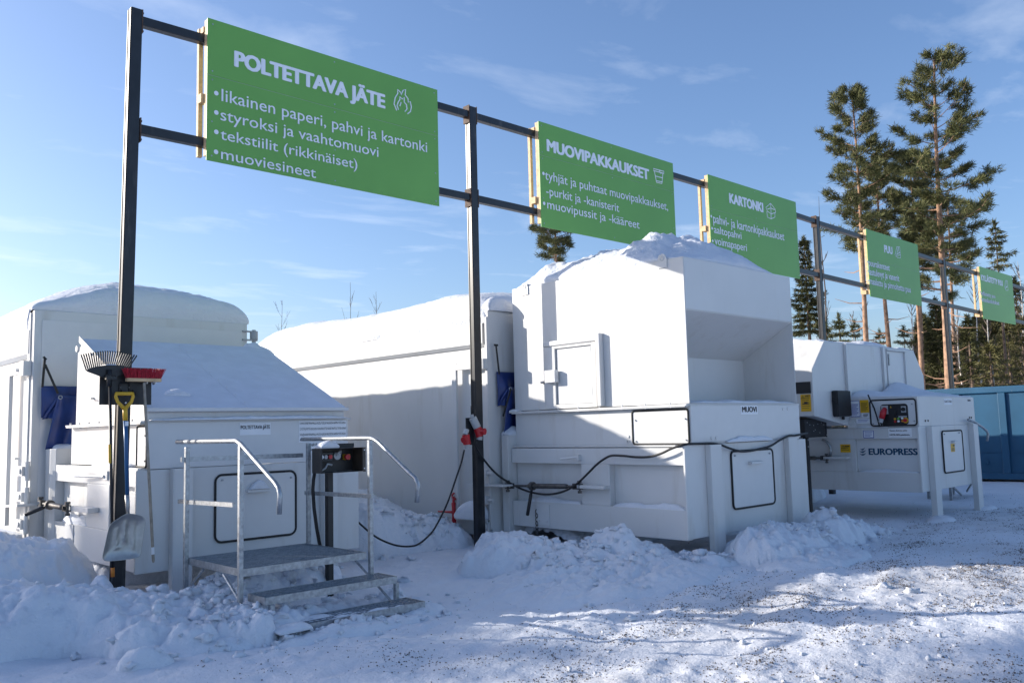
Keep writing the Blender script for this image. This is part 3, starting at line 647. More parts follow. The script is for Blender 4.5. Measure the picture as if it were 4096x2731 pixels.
d.cyl(P(8.40, 2.22, .02), P(8.46, 2.22, .02), .018, 8)
d.build("hinge", GALV, door)
for (y, z) in ((6.33, 3.60), (8.75, 3.58)):
    m = MB(); pts = [(y-.07, z-.10), (y+.07, z-.10), (y+.07, z+.0), (y+.045, z+.06), (y, z+.075), (y-.045, z+.06), (y-.07, z)]
    m.prism(pts, 0, X0-.016, X0-.001); m.tube([P(y+.03*math.cos(k*.628), z+.02+.03*math.sin(k*.628), .017) for k in range(10)], .007, 6, True); m.build("lifting_lug", WHITE, t)
P = FX(8.48); m = MB(); m.pbox(P, 8.29, 8.53, .29, .562, .001, .012); bolts(m, lambda u, v, d=0: P(u, v, d+.012), [(8.34, .34), (8.48, .34)], .014, .01); m.build("hook_plate", WHITE2, t)
m = MB(); m.pbox(P, 7.22, 7.64, .81, .85, .001, .11); m.build("coupling_arm", WHITE, t, bevel=0.004)
m = MB(); m.bar(P(7.72, 1.20, .0), P(7.72, 1.20, .05), .05, .07); m.cyl(P(7.72, 1.205, .04), P(7.98, 1.18, .09), .014, 8); m.build("cable_hook", WHITE, t)
m = MB(); bolts(m, FX(X0+.008), [(6.98, 1.46), (6.98, 1.40), (7.0, 1.40)], .02, .01)
bolts(m, FY(YF-.001), [(10.72, 1.76), (10.84, 1.765), (9.0, 1.42), (9.1, 1.42)], .022, .008); m.build("bolt", WHITE2, t)
P = FY(YF-.001); m = MB(); m.pbox(P, 9.67, 10.07, 1.70, 1.812, .001, .003); st = m.build("sticker", PAPER, t)
m = MB(); m.text("MUOVI", P, 9.70, 10.045, 1.728, .068, .005, .03); m.build("lettering", INK, st)
m = MB(); zc = .46
for k in range(6):
    c = (8.467, 8.53, zc-k*.052); r = .021
    pts = [(c[0]+(0 if k % 2 else r*math.cos(a)), c[1]+(r*math.cos(a) if k % 2 else 0), c[2]+1.5*r*math.sin(a)) for a in np.linspace(0, 2*math.pi, 10)[:-1]]
    m.tube(pts, .006, 6, True)
tag(m.build("chain", OILED), "short dark chain hanging from the plastics compactor's hook plate", "chain")
turnbuckle("grey turnbuckle with dropped lever, coupling the plastics compactor to its container", (8.40, 9.02, .80), (8.40, 7.66, .83), tuple(onX(*c6(352, 775), 8.34)), 0)

def heap(U, Vv, X, Y):
    g = lambda cx, cy, rx, ry, h: h*np.exp(-((X-cx)/rx)**2-((Y-cy)/ry)**2)
    b = 0.05+g(9.45, 6.75, .70, .6, .36)+g(10.0, 6.45, .5, .4, .20)+g(10.5, 6.4, .4, .4, .15)+g(9.3, 7.75, .7, .6, .34)+g(8.95, 8.55, .45, .35, .30)+g(8.9, 7.1, .3, .6, .12)
    r = fbm(X*2.6+9, Y*2.6+4, 5, .6); return b*(1+.28*r)+.03*np.clip(.5-worley(X*3.2, Y*3.2, 8), -.3, .5)
snow_cap("snow_cap", "lumpy snow heap on top of the plastics compactor hopper", X0+.03, 10.80, YF+.06, YB-.06, 3.598, heap, bulge=.03, pw=5, res=.025, rough=.045, seed=4.0, fine=.03)
def ridge(h): return lambda U, Vv, X, Y: h*(0.65+0.5*fbm(X*3+7, Y*3+3, 3))
snow_cap("snow_strip", "thin snow left on the sill of the plastics hopper mouth", X0+.03, 11.05, YF+.01, YF+.5, 1.843, ridge(.05), bulge=.01, pw=4, res=.03, rough=.02, seed=9)
snow_cap("snow_strip", "drift of snow on the lower beam of the plastics compactor, front recess", 8.483, 8.578, 6.1, 7.18, .594, ridge(.09), bulge=.015, pw=2.5, res=.025, rough=.02, seed=12)
snow_cap("snow_strip", "drift of snow on the lower beam of the plastics compactor, rear recess", 8.483, 8.578, 7.74, 8.75, .594, ridge(.09), bulge=.015, pw=2.5, res=.025, rough=.02, seed=14)
snow_cap("snow_clod", "snow clod on the flange corner of the plastics compactor", 8.50, 8.60, 8.90, 9.06, 1.833, ridge(.10), bulge=.02, pw=2.2, res=.015, rough=.02, seed=16)
snow_cap("snow_strip", "crust of snow on the front ledge between the plastics compactor legs", 9.3, 10.35, 5.99, 6.028, 1.36, ridge(.07), bulge=.01, pw=2.5, res=.02, rough=.03, seed=18)

# ------------------------------------------------------------------ second container, behind the plastics compactor
t = thing("waste_container", "long snow-topped white container coupled behind the plastics compactor", "container", (9.8, 13, .1))
CX0, CX1, CY0, CY1 = 8.28, 11.2, 9.225, 16.3
m = MB(); m.box(CX0+.04, CX1-.04, CY0+.09, CY1, .30, 2.80); m.build("body", WHITE, t, bevel=.01)
m = MB(); m.prism([(CX0-.03, 2.83), (CX0+.02, 2.78), (CX0+.2, 2.78), (CX0+.2, 3.14), (CX0, 3.14), (CX0-.03, 3.11)], 1, CY0+.10, CY1); m.box(CX0+.21, CX1-.02, CY0+.1, CY1, 2.81, 3.13); m.build("roof_rail", WHITE, t)
m = MB(); m.box(CX0-.01, CX0+.2, CY0+.10, CY1, .10, .296); m.box(CX1-.2, CX1, CY0+.10, CY1, .10, .296); m.build("floor_rail", WHITE, t, bevel=.008)
m = MB(); m.box(CX0, CX1, CY0, CY0+.088, .14, 3.30); m.box(CX0-.04, CX0-.001, CY0-.01, CY0+.03, .2, 3.2); m.build("front_frame", WHITE, t, bevel=.006)
cR = ell(1680, 1350, .574)
P = FX(CX0-.045); m = MB()
u0 = onX(*cR(235, 185), CX0-.06); u1 = onX(*cR(262, 1300), CX0-.06); yy = (u0[1]+u1[1])/2
m.box(CX0-.075, CX0-.035, yy-.05, yy+.05, .34, u0[2]); m.box(CX0-.075, CX0-.035, CY0+.05, yy-.0505, u0[2]-.10, u0[2]-.01)
m.cyl((CX0-.06, CY0+.03, u0[2]-.12), (CX0-.06, CY0+.03, u0[2]+.03), .05, 12); m.box(CX0-.1, CX0-.001, CY0+.0, yy+.06, .30, .335); m.build("door_bar", WHITE, t, bevel=.005)
m = MB()
for z in (.92, .55):
    h = MB(); h.box(CX0-.09, CX0-.001, CY0+.02, CY0+.10, z, z+.11); h.cyl((CX0-.05, CY0-.08, z+.055), (CX0-.05, CY0+.2, z+.055), .028, 8); h.build("hinge", WHITE, t, bevel=.004)
m.box(CX0-.09, CX0-.045, CY0+.0, CY0+.28, .17, .33); m.cyl((CX0-.12, CY0+.06, .24), (CX0-.046, CY0+.06, .24), .045, 12); m.build("door_stop", WHITE, t, bevel=.004)
m = MB(); q0 = onX(*cR(345, 1085), CX0-.05); m.hexa([(CX0-.10, 8.9, .80), (CX0+.14, 8.9, .80), (CX0+.02, q0[1], .80), (CX0-.12, q0[1], .80), (CX0-.10, 8.9, .825), (CX0+.14, 8.9, .825), (CX0+.02, q0[1], .825), (CX0-.12, q0[1], .825)]); m.build("coupling_arm", WHITE, t, bevel=.003)
snow_cap("snow_cap", "long smooth snow cover along the second container roof", CX0-.02, CX1, CY0+.05, CY1+.1, 3.12, lambda U, V_, X, Y: .52+.10*np.sin(Y*.9)*.4+.10*np.exp(-((X-9.3)/.9)**2), bulge=.05, pw=9, res=.05, rough=.05, seed=20)
snow_cap("snow_clod", "snow lump perched on the front corner of the second container", CX0+.02, CX0+.5, CY0-.03, CY0+.13, 3.298, lambda U, V_, X, Y: .20+0*X, bulge=.03, pw=3, res=.02, rough=.05, seed=23)
snow_cap("snow_clod", "snow piled on the bottom hinge bracket of the second container", CX0-.20, CX0-.002, CY0+.05, CY0+.6, .336, lambda U, V_, X, Y: .30*(1-V_*.3), bulge=.03, pw=2.5, res=.02, rough=.05, seed=25)
# red binder
t = thing("load_binder", "red screw binder lashed to the second container's lower corner", "binder", tuple(onX(*cR(238, 1220), 8.18)))
m = MB(); a = onX(*cR(232, 1105), 8.18); b = onX(*cR(240, 1335), 8.18); mid = onX(*cR(236, 1215), 8.18)
A, B = Vector(a), Vector(b); m.tube([A, A+(B-A)*.18, A+(B-A)*.2, A+(B-A)*.45, A+(B-A)*.8, A+(B-A)*.82, B], [.02, .02, .034, .028, .034, .02, .02], 10); m.build("screw_body", RED, t, smooth=True)
for q, s in ((A, 1), (B, -1)):
    m = MB(); m.tube([tuple(q+Vector((0, .045*math.cos(k)-.02, .045*math.sin(k)*1))) for k in np.linspace(-2.4, 1.6, 9)], .014, 6); m.build("hook", RED, t, smooth=True)
m = MB(); h = onX(*cR(128, 1210), 8.16); m.tube([mid, mid+(h-mid)*.15, mid+(h-mid)*.5, h], [.026, .02, .016, .014], 8); m.build("handle", RED, t, smooth=True)

# ------------------------------------------------------------------ burnable-waste compactor (left)
cd = ell(250, 1350, .6376); c2 = ell(0, 1700, .5102)
HX0, HX1, YF = 3.45, 5.85, 9.15
t = thing("waste_compactor", "low white compactor with frosted sloping lid, lettered POLTETTAVA JÄTE", "compactor", (4.7, 10.3, .2))
poly = [(9.17, 1.775), (9.17, 1.865), (11.24, 2.775), (11.42, 2.68), (11.44, 1.775)]
m = MB(); m.prism(poly, 0, HX0, HX1-.02); m.build("hopper", WHITE, t, bevel=.004)
m = MB(); n = Vector((0, -.40, .916))
def lidq(x0, x1, y0, y1, th0, th1):
    z = lambda y: 1.876+(y-9.15)*.4366
    return [(x0, y0, z(y0)+th0), (x1, y0, z(y0)+th0), (x1, y1, z(y1)+th0), (x0, y1, z(y1)+th0), (x0, y0, z(y0)+th1), (x1, y0, z(y0)+th1), (x1, y1, z(y1)+th1), (x0, y1, z(y1)+th1)]
m.hexa(lidq(HX0-.02, 4.565, 9.12, 11.26, 0, .026)); m.hexa(lidq(4.569, HX1+.005, 9.12, 11.26, 0, .0255)); lid = m.build("lid", FROST, t, bevel=.004)
m = MB(); m.box(HX0-.021, HX1+.006, 9.10, 9.119, 1.868, 1.905); m.build("lid_lip", WHITE2, lid, bevel=.003)
m = MB(); m.hexa(lidq(HX0-.035, HX0-.0205, 9.12, 11.28, -.03, .05)); m.bar((HX0-.05, 10.75, 2.585), (HX0+.05, 10.70, 2.60), .03); m.build("lid_edge", WHITE, lid)
m = MB()
for k in range(9):
    y = 9.3+k*.23; z = 1.876+(y-9.15)*.4366+.027; m.cyl((4.60, y, z), (4.60, y, z+.006), .008, 6)
m.build("rivet", WHITE2, lid)
m = MB(); m.box(HX0-.07, HX1+.06, YF-.008, 11.6, 1.757, 1.774); m.box(HX0-.065, HX0-.002, YF+.02, 11.6, 1.742, 1.7565)
for k in range(7): m.cyl((HX0-.045, 9.45+k*.34, 1.735), (HX0-.045, 9.45+k*.34, 1.80), .011, 6)
m.build("flange", WHITE, t)
m = MB(); m.box(HX0+.01, HX1+.015, YF+.012, 11.62, 1.30, 1.7565); m.build("press_chamber", WHITE, t, bevel=.004)
MB().box(HX0+.006, HX1+.02, YF-.001, YF+.0115, 1.275, 1.756).build("front_plate", WHITE2, t, bevel=.003)
side_base(t, 3.37, 9.15, 11.9, 1.095, 1.288, .235, .605, 10.0, 10.73)
m = MB(); m.box(3.345, 3.70, 9.15, 9.18, .228, 1.268); m.box(3.701, 5.56, 9.152, 9.18, .30, 1.270); m.box(5.561, 6.02, 9.15, 9.18, .20, 1.264); m.box(3.48, 5.9, 9.1805, 9.5, .25, 1.26)
m.box(3.38, 5.95, 9.3, 11.85, 1.272, 1.2885); m.box(3.6, 5.9, 11.5, 11.85, .25, 1.27); m.build("front_frame", WHITE, t, bevel=.006)
m = MB(); m.prism([(3.37, 11.91), (3.6, 11.91), (3.6, 12.2), (3.33, 12.2), (3.33, 12.0)], 2, .2, 1.49); m.box(3.6, 3.95, 11.95, 12.1, .2, 1.48); m.build("rear_frame", WHITE, t, bevel=.004)
channel_leg(t, 3.69, 3.90, 9.05, 9.148, -.32, 1.275)
channel_leg(t, 5.48, 5.66, 9.05, 9.148, -.32, 1.27)
P = FY(9.15)
seal_hatch(FY(9.152), t, "front_hatch", 4.185, 5.155, .455, 1.175, .075, handle=(4.54, 4.81, .995), studs=[(4.26, 1.12), (5.09, 1.10)])
snow_cap("snow_clod", "little snow wedge on the hatch handle of the burnable waste compactor", 4.56, 4.80, 9.075, 9.138, 1.0, lambda U, V_, X, Y: .10*(1-np.abs(2*U-1)**1.5)+.005, bulge=.004, pw=4, res=.01, rough=.01, seed=71)
seal_hatch(FX(HX0+.01), t, "side_hatch", 9.155, 9.42, 1.30, 1.72, .03, tr=.011, studs=[(9.18, 1.62), (9.18, 1.36)])
m = MB(); P = FX(3.37); m.pbox(P, 10.02, 10.16, 1.15, 1.25, .001, .02); m.cyl(P(10.09, 1.19, .03), P(10.83, 1.185, .10), .016, 8); m.build("cable_hook", WHITE, t)
m = MB(); m.pbox(P, 10.30, 10.92, .785, .84, .001, .12); m.build("coupling_arm", WHITE, t, bevel=.004)
m = MB(); m.pbox(P, 11.15, 11.45, .33, .60, .001, .012); m.build("hook_plate", WHITE2, t)
P = FX(HX0); m = MB(); m.cyl(P(10.80, 2.075, .0), P(10.80, 2.075, .05), .012, 8); m.bar(P(10.86, 2.08, .05), P(10.72, 2.07, .05), .02, .014); m.build("wing_screw", GALV, t)
m = MB(); m.cyl((3.46, 11.42, 2.71), (3.43, 11.42, 2.71), .04, 12); m.build("lifting_lug", WHITE, t)
P = FY(9.149)
m = MB(); m.pbox(P, 4.465, 4.84, 1.60, 1.735, .001, .003); st = m.build("sticker", PAPER, t)
m = MB(); m.text("POLTETTAVA JÄTE", P, 4.475, 4.83, 1.668, .040, .005, .008); m.build("lettering", INK, st)
m = MB(); m.pbox(P, 5.20, 5.845, 1.50, 1.748, .001, .003); st = m.build("sticker", PAPER, t)
m = MB()
for k, s in enumerate(("1.AVAA KANSI PAINAMALLA NUOLI YLÖS JA VALKOISTA NAPPIA YHTÄ AIKAA", "2.SYÖTÄ JÄTETTÄ KUILUUN. HUOLEHDI ETTÄ KANSI MAHTUU TÄYSIN KIINNI", "3.SULJE KANSI PAINAMALLA NUOLI ALAS JA VALKOISTA NAPPIA YHTÄ AIKAA")):
    m.text(s, P, 5.21, 5.835, 1.708-k*.066, .026, .005, 0)
m.text("4.KUN", P, 5.21, 5.27, 1.512, .026, .005, 0); m.build("lettering", INK, st)
m = MB(); m.pbox(P, 5.335, 5.70, 1.37, 1.497, .001, .003); st = m.build("sticker", PAPER, t)
m = MB(); m.text("HÄTÄ SEIS-KYTKIN", P, 5.35, 5.66, 1.452, .028, .005, .01); m.text("Vaaran uhatessa", P, 5.35, 5.55, 1.395, .024, .005, .004); m.build("lettering", INK, st)
snow_cap("snow_strip", "thin snow lying along the flange under the frosted lid", HX0+.02, HX1, 9.09, 9.165, 1.775, ridge(.05), bulge=.012, pw=3, res=.025, rough=.015, seed=73)
snow_cap("snow_strip", "snow on the upper side beam of the burnable waste compactor", 3.372, 3.455, 9.45, 10.6, 1.289, ridge(.09), bulge=.02, pw=2.3, res=.02, rough=.03, seed=75)
snow_cap("snow_strip", "snow on the lower side beam of the burnable waste compactor", 3.375, 3.47, 10.75, 11.6, .606, ridge(.14), bulge=.02, pw=2.4, res=.02, rough=.04, seed=77)
snow_cap("snow_clod", "snow wedged at the back of the burnable waste compactor flange", 3.38, 3.6, 11.95, 12.15, 1.49, ridge(.07), bulge=.0, pw=2.2, res=.012, rough=.06, seed=79)
snow_cap("snow_clod", "icy snow patch sticking to the frosted lid near the broom", 3.75, 4.05, 9.5, 9.72, 2.03, ridge(.11), bulge=.03, pw=2.2, res=.02, rough=.04, seed=81)
snow_cap("snow_clod", "snow lump at the upper right corner of the frosted lid", 5.62, 5.98, 11.2, 11.6, 2.63, ridge(.32), bulge=.04, pw=2.6, res=.025, rough=.04, seed=83)
turnbuckle("black handled turnbuckle coupling the left compactor to its container", (3.22, 11.95, .83), (3.22, 10.90, .815), tuple(onX(*c2(195, 703), 2.98)), 0)

# first container
t = thing("waste_container", "white container under a thick domed snow cover, at the left edge", "container", (4.6, 15.5, .3))
CX0, CX1, CY0, CY1 = 3.17, 6.09, 12.25, 19.0
m = MB(); m.box(CX0+.04, CX1-.04, CY0+.12, CY1, .40, 2.69); m.build("body", WHITE, t, bevel=.01)
m = MB(); m.prism([(CX0-.03, 2.72), (CX0+.02, 2.67), (CX0+.2, 2.67), (CX0+.2, 3.05), (CX0, 3.05), (CX0-.03, 3.02)], 1, CY0+.14, CY1); m.box(CX0+.21, CX1-.02, CY0+.14, CY1, 2.70, 3.04); m.build("roof_rail", WHITE, t)
m = MB(); m.box(CX0, CX1, CY0, CY0+.10, .38, 3.275); m.box(CX0-.02, CX0+.03, CY0+.105, CY0+.20, .38, 3.25); m.build("front_frame", WHITE, t, bevel=.006)
m = MB(); m.box(CX0+.09, CX1-.09, CY0-.008, CY0-.0005, .6, 3.15); m.build("front_panel", WHITE2, t, bevel=.003)
m = MB(); m.box(CX0-.09, CX0-.04, 13.0, 13.12, .5, 2.57); m.box(CX0-.085, CX0-.045, CY0+.1, 12.999, 2.46, 2.56); m.box(CX0-.10, CX0-.002, CY0+.06, CY0+.24, 2.43, 2.62); m.cyl((CX0-.13, CY0+.3, 2.51), (CX0-.05, CY0+.3, 2.51), .025, 8); m.build("door_bar", WHITE, t, bevel=.004)
m = MB()
for z in (.84, .50, 1.16):
    h = MB(); h.box(CX0-.10, CX0-.001, CY0-.02, CY0+.2, z, z+.12); h.cyl((CX0-.12, CY0+.05, z+.06), (CX0-.1, CY0+.05, z+.06), .035, 8); h.cyl((CX0-.04, CY0-.03, z-.06), (CX0-.04, CY0-.03, z+.18), .03, 8); h.build("hinge", WHITE, t, bevel=.004)
m.box(CX0-.12, CX0-.05, CY0+.25, CY0+.29, 1.36, 1.39); m.build("door_catch", WHITE, t, bevel=.004)
m = MB(); m.hexa([(CX0-.2, 12.0, .80), (CX0+.1, 12.0, .80), (CX0+.0, 13.0, .74), (CX0-.14, 13.0, .74), (CX0-.2, 12.0, .83), (CX0+.1, 12.0, .83), (CX0+.0, 13.0, .77), (CX0-.14, 13.0, .77)]); m.build("coupling_arm", WHITE, t, bevel=.003)
m = MB()
for z in (3.02, 3.15): m.box(CX1-.08, CX1+.16, CY0-.03, CY0+.03, z, z+.022)
m.cyl((CX1+.11, CY0, 3.045), (CX1+.11, CY0, 3.149), .06, 14); m.cyl((CX1+.11, CY0, 2.99), (CX1+.11, CY0, 3.19), .03, 10); m.build("hinge_pin", GREYP, t, bevel=.003)
def dome(U, V_, X, Y):
    prof = np.interp(X, [3.1, 3.3, 3.6, 4.0, 4.4, 5.0, 5.6, 6.0, 6.2], [.20, .26, .38, .55, .64, .62, .56, .47, .36])
    return prof*(1-.15*V_)
snow_cap("snow_cap", "thick domed snow cover on the first container roof", CX0-.02, CX1+.03, CY0+.015, CY1, lambda X, Y: 3.277-.25*sstep(12.36, 12.55, Y), lambda U, V_, X, Y: dome(U, V_, X, Y)+.22*sstep(12.36, 12.55, Y), bulge=.045, pw=11, res=.04, rough=.045, seed=30, fine=.022)

# ------------------------------------------------------------------ tarpaulins with rubber straps
def tarp(label, Y, x0, x1, zt, zm, zb, g, strap, xn, xb0, xb1):
    """a short upper sheet and a folded flap that falls from the grommet to the bottom"""
    t = thing("tarpaulin", label, "tarpaulin", (x0, Y, zb))
    def sheet(name, quad, wave, dy, ny=20, nx=18):
        (a0, a1, za), (b0, b1, zb_) = quad; vs_ = []
        for j in range(ny+1):
            f = j/ny
            for i in range(nx+1):
                u = i/nx; l = a0+(b0-a0)*f; r = a1+(b1-a1)*f; x = l+(r-l)*u
                y = Y+dy-wave*(math.sin(5*u+3*f)*.5+math.sin(13*u-2*f)*.25)*(.3+f)-.06*math.exp(-((x-g[0])/.09)**2-((za+(zb_-za)*f-g[1])/.14)**2)
                vs_.append((x, y, za+(zb_-za)*f-.03*abs(u-.5)*f))
        fs = [(j*(nx+1)+i, j*(nx+1)+i+1, (j+1)*(nx+1)+i+1, (j+1)*(nx+1)+i) for j in range(ny) for i in range(nx)]
        o = MB().add(vs_, fs).build(name, TARP, t, smooth=True); so_ = o.modifiers.new("thickness", 'SOLIDIFY'); so_.thickness = .004
    sheet("sheet", ((x0, x1, zt), (x0+.01, x1, zm)), .03, .02)
    sheet("flap", ((g[0]-.02, x1-.05, g[1]+.03), (xb0, xb1, zb)), .05, -.045)
    sheet("fold", ((g[0]-.03, g[0]+.06, g[1]), (xn-.10, xn+.05, zm-.02)), .03, -.02)
    m = MB(); m.tube([(g[0]+.022*math.cos(k*.7), Y-.12, g[1]+.022*math.sin(k*.7)) for k in range(9)], .007, 6, True); m.build("grommet", GALV, t)
    m = MB()
    for (p, q) in strap: m.bar(p, q, .03, .008, (0, 1, 0))
    m.build("rubber_strap", RUBBER, t, bevel=.003)
    return t
tarp("blue tarpaulin hung between the left compactor and its container", 12.16, 3.25, 3.95, 2.29, 1.90, 1.50, (3.44, 2.14),
     [((3.25, 12.12, 2.66), (3.28, 12.10, 2.62)), ((3.265, 12.11, 2.63), (3.245, 12.11, 2.27)), ((3.27, 12.11, 2.56), (3.41, 12.04, 2.19))], 3.36, 3.30, 3.75)
tarp("blue tarpaulin hung between the plastics compactor and its container", 9.17, 8.39, 9.10, 2.41, 1.95, 1.52, (8.53, 2.16),
     [((8.32, 9.15, 2.79), (8.40, 9.15, 2.79)), ((8.36, 9.15, 2.79), (8.40, 9.14, 2.37)), ((8.52, 9.03, 2.16), (8.38, 9.06, 1.77))], 8.46, 8.45, 8.9)
snow_cap("snow_clod", "snow caught below the tarpaulin behind the plastics compactor", 8.46, 8.8, 9.03, 9.19, 1.50, ridge(.16), bulge=.03, pw=2.3, res=.02, rough=.05, seed=91)

# ------------------------------------------------------------------ cardboard press (right)
c7 = ell(3100, 1250, .5422); ce = ell(3150, 1300, .4022)
XS, YF, YB = 14.1, 5.60, 6.73
t = thing("waste_compactor", "white cardboard compactor with chamfered body, control panel and EUROPRESS lettering", "compactor", (15.2, 7, .4))
m = MB()
prof = [(13.39, 2.88), (12.93, 2.41), (12.92, 1.67), (14.03, 1.50), (16.3, 1.50), (17.33, 2.10), (17.33, 2.41), (16.93, 2.88)]
m.prism(prof, 1, YB, 10.2); m.build("body", WHITE, t, bevel=.008)
m = MB()
for x in (14.04, 15.47): m.box(x, x+.10, YB-.05, YB-.001, 1.95, 2.875)
m.box(14.11, 15.46, YB-.012, YB-.0008, 1.95, 2.86); m.build("rib", WHITE, t, bevel=.004)
m = MB(); m.box(15.68, 16.40, YB-.028, YB-.001, 2.10, 2.815); d = m.build("service_door", WHITE2, t, bevel=.006)
m = MB(); m.box(15.70, 15.73, YB-.05, YB-.0285, 2.55, 2.76); m.build("latch", GALV, d)
m = MB(); m.box(15.60, 16.46, YB-.07, YB-.029, 2.82, 2.85); m.box(16.38, 16.46, YB-.06, YB-.029, 2.0, 2.819); m.build("drip_hood", WHITE, d)
m = MB(); m.box(XS, 16.55, YF, YB-.001, 1.462, 1.935); m.build("press_chamber", WHITE, t, bevel=.006)
m = MB(); m.box(XS+.02, 16.5, YF+.03, 9.2, 1.28, 1.4615); m.box(XS, XS+.12, YF+.032, 9.2, 1.27, 1.455); m.box(XS, XS+.12, YF+.032, 9.2, .43, .735); m.box(XS+.001, XS+.12, 6.66, 9.2, .736, 1.269)
m.box(XS+.12, XS+.16, YF+.04, 9.2, .44, 1.45); m.build("base_frame", WHITE, t, bevel=.006)
m = MB(); m.box(XS-.03, 16.62, YF, YF+.03, .44, 1.461); m.box(XS+.1, 16.5, YF+.031, 7.5, .45, 1.27); m.build("front_frame", WHITE, t, bevel=.006)
channel_leg(t, 14.36, 14.58, YF-.09, YF-.001, -.02, 1.455); channel_leg(t, 16.18, 16.40, YF-.09, YF-.001, -.02, 1.475)
seal_hatch(FY(YF), t, "front_hatch", 14.97, 15.84, .69, 1.37, .05, handle=(15.33, 15.55, 1.20), studs=[(15.05, 1.32), (15.7, 1.33)])
P = FX(XS)
ch = seal_hatch(P, t, "control_hatch", 5.625, 6.36, 1.485, 1.90, .045, studs=[(5.68, 1.82), (5.66, 1.55), (6.31, 1.80), (6.32, 1.52)])
Pp = FX(XS-.012); m = MB(); pts = rrect(Pp, 5.75, 6.185, 1.495, 1.83, .05, .012); back = rrect(Pp, 5.75, 6.185, 1.495, 1.83, .05, .0005); n = len(pts)
m.add(pts+back, [tuple(range(n))]+[(i, (i+1) % n, n+(i+1) % n, n+i) for i in range(n)]); cp = m.build("control_panel", BLACK, ch)
Pq = FX(XS-.024); m = MB(); m.pbox(Pq, 6.06, 6.17, 1.67, 1.81, .0005, .01); m.pbox(Pq, 5.775, 5.85, 1.69, 1.79, .0005, .008); m.pbox(Pq, 5.77, 5.90, 1.615, 1.635, .0005, .003); m.build("panel_plate", GREYP, cp)
def dot(m, y, z, r, d=.02): m.cyl(Pq(y, z, .0005), Pq(y, z, d), r, 10)
m = MB(); dot(m, 5.812, 1.74, .032, .03); dot(m, 5.97, 1.70, .05, .012); m.build("rotary_switch", RUBBER, cp)
for (y, z, mm_) in ((5.955, 1.59, YELLOW), (5.90, 1.595, MATS["green_sign_film"]), (5.955, 1.55, RED), (5.90, 1.553, PAPER), (5.84, 1.555, ORANGE), (5.84, 1.60, PAPER)):
    m = MB(); dot(m, y, z, .017); m.build("button", mm_, cp)
m = MB(); dot(m, 5.79, 1.565, .045, .012); m.build("button", YELLOW, cp); m = MB(); m.cyl(Pq(5.79, 1.565, .0125), Pq(5.79, 1.565, .04), .028, 12); m.build("button", RED, cp)
m = MB(); m.add([Pq(6.03, 1.77, .002), Pq(6.0, 1.77, .002), Pq(6.015, 1.80, .002)], [(0, 1, 2)]); m.build("warning_mark", YELLOW, cp)
def sticker(y0, y1, z0, z1, mm_, rows, inkm=INK, head=None, P_=None, name="sticker", border=None):
    P_ = P_ or P
    m = MB(); m.pbox(P_, y0, y1, z0, z1, .001, .003); s = m.build(name, mm_, t)
    m = MB(); yh, yl = max(y0, y1), min(y0, y1)
    if P_ is not P and P_(0, 0, 0)[1] != 0 and P_(1, 0, 0)[0] == 1: yh, yl = yl, yh
    w = yl-yh
    for k in range(rows):
        z = z1-(z1-z0)*(.22+.7*k/max(1, rows)); a = .12; b = (.88, .8, .85, .66)[k % 4]
        m.pbox(P_, yh+w*a, yh+w*b, z-.004, z+.003, .0032, .0042)
    if border:
        for (a, b, c, d) in ((yh, yl, z1-.008, z1), (yh, yl, z0, z0+.012), (yh, yh+w*.05, z0+.012, z1-.008), (yh+w*.95, yl, z0+.012, z1-.008)): m.pbox(P_, a, b, c, d, .0032, .0046)
    if head: m.text(head[0], P_, yh+w*head[1], yh+w*head[2], z1-(z1-z0)*head[3], head[4], .005, .01)
    m.build("lettering", inkm, s); return s
sticker(6.535, 6.70, 1.64, 1.91, PAPER, 12, BLUEI, border=True)
sticker(6.382, 6.53, 1.705, 1.915, YSTICK, 8)
sticker(6.385, 6.50, 1.625, 1.695, PAPER, 4)
sticker(6.38, 6.61, 1.53, 1.605, PAPER, 2, BLUEI)
sticker(6.33, 6.505, 1.29, 1.412, PAPER, 4, BLUEI, border=True)
m = MB(); m.pbox(P, 5.72, 6.09, 1.30, 1.437, .001, .003); s = m.build("sticker", PAPER, t)
m = MB(); m.text("Vaaran uhatessa paina", P, 6.07, 5.79, 1.395, .022, .005, .004); m.text("HÄTÄ-SEIS-painiketta.", P, 6.07, 5.75, 1.325, .026, .005, .01); m.build("lettering", INK, s)
s = sticker(6.74, 6.915, 1.055, 1.19, YSTICK, 3, head=("HUOM", .48, .92, .36, .028))
def tri(P_, yc, zc, r, par):
    m = MB(); q = [P_(yc+r*math.sin(a), zc+r*math.cos(a), .0046) for a in (0, 2.094, 4.189)]
    m.tube(q, .0035, 4, True); m.bar(P_(yc, zc+r*.45, .005), P_(yc, zc-r*.2, .005), .006, .002); m.build("warning_mark", INK, par)
tri(P, 6.865, 1.135, .04, s)
m = MB(); m.box(XS+.062, XS+.0995, 5.64, 6.655, .74, 1.265); m.build("recess_panel", WHITE2, t)
Pr = FX(XS+.06); m = MB(); m.text("EUROPRESS", Pr, 6.465, 5.675, 1.014, .105, .0, .045); m.build("lettering", NAVY, t)
m = MB()
for k, (zc, wd, rise) in enumerate(((1.098, .036, .050), (1.060, .052, .040), (1.018, .050, .026))):
    up_, lo_ = [], []
    for a in np.linspace(-1, 1, 11):
        y = 6.56-wd*a; low = zc-.020+.030*a*a+(rise*.5*(a+1)*.45); th = .026*(1-.75*abs(a))
        up_.append(Pr(y, low+th, .003)); lo_.append(Pr(y, low, .003))
    m.add(up_+lo_, [(i, i+1, 12+i, 11+i) for i in range(10)])
m.build("emblem", NAVY, t)
m = MB(); m.pbox(P, 6.755, 7.15, .95, .985, .001, .12); m.build("coupling_arm", WHITE, t)
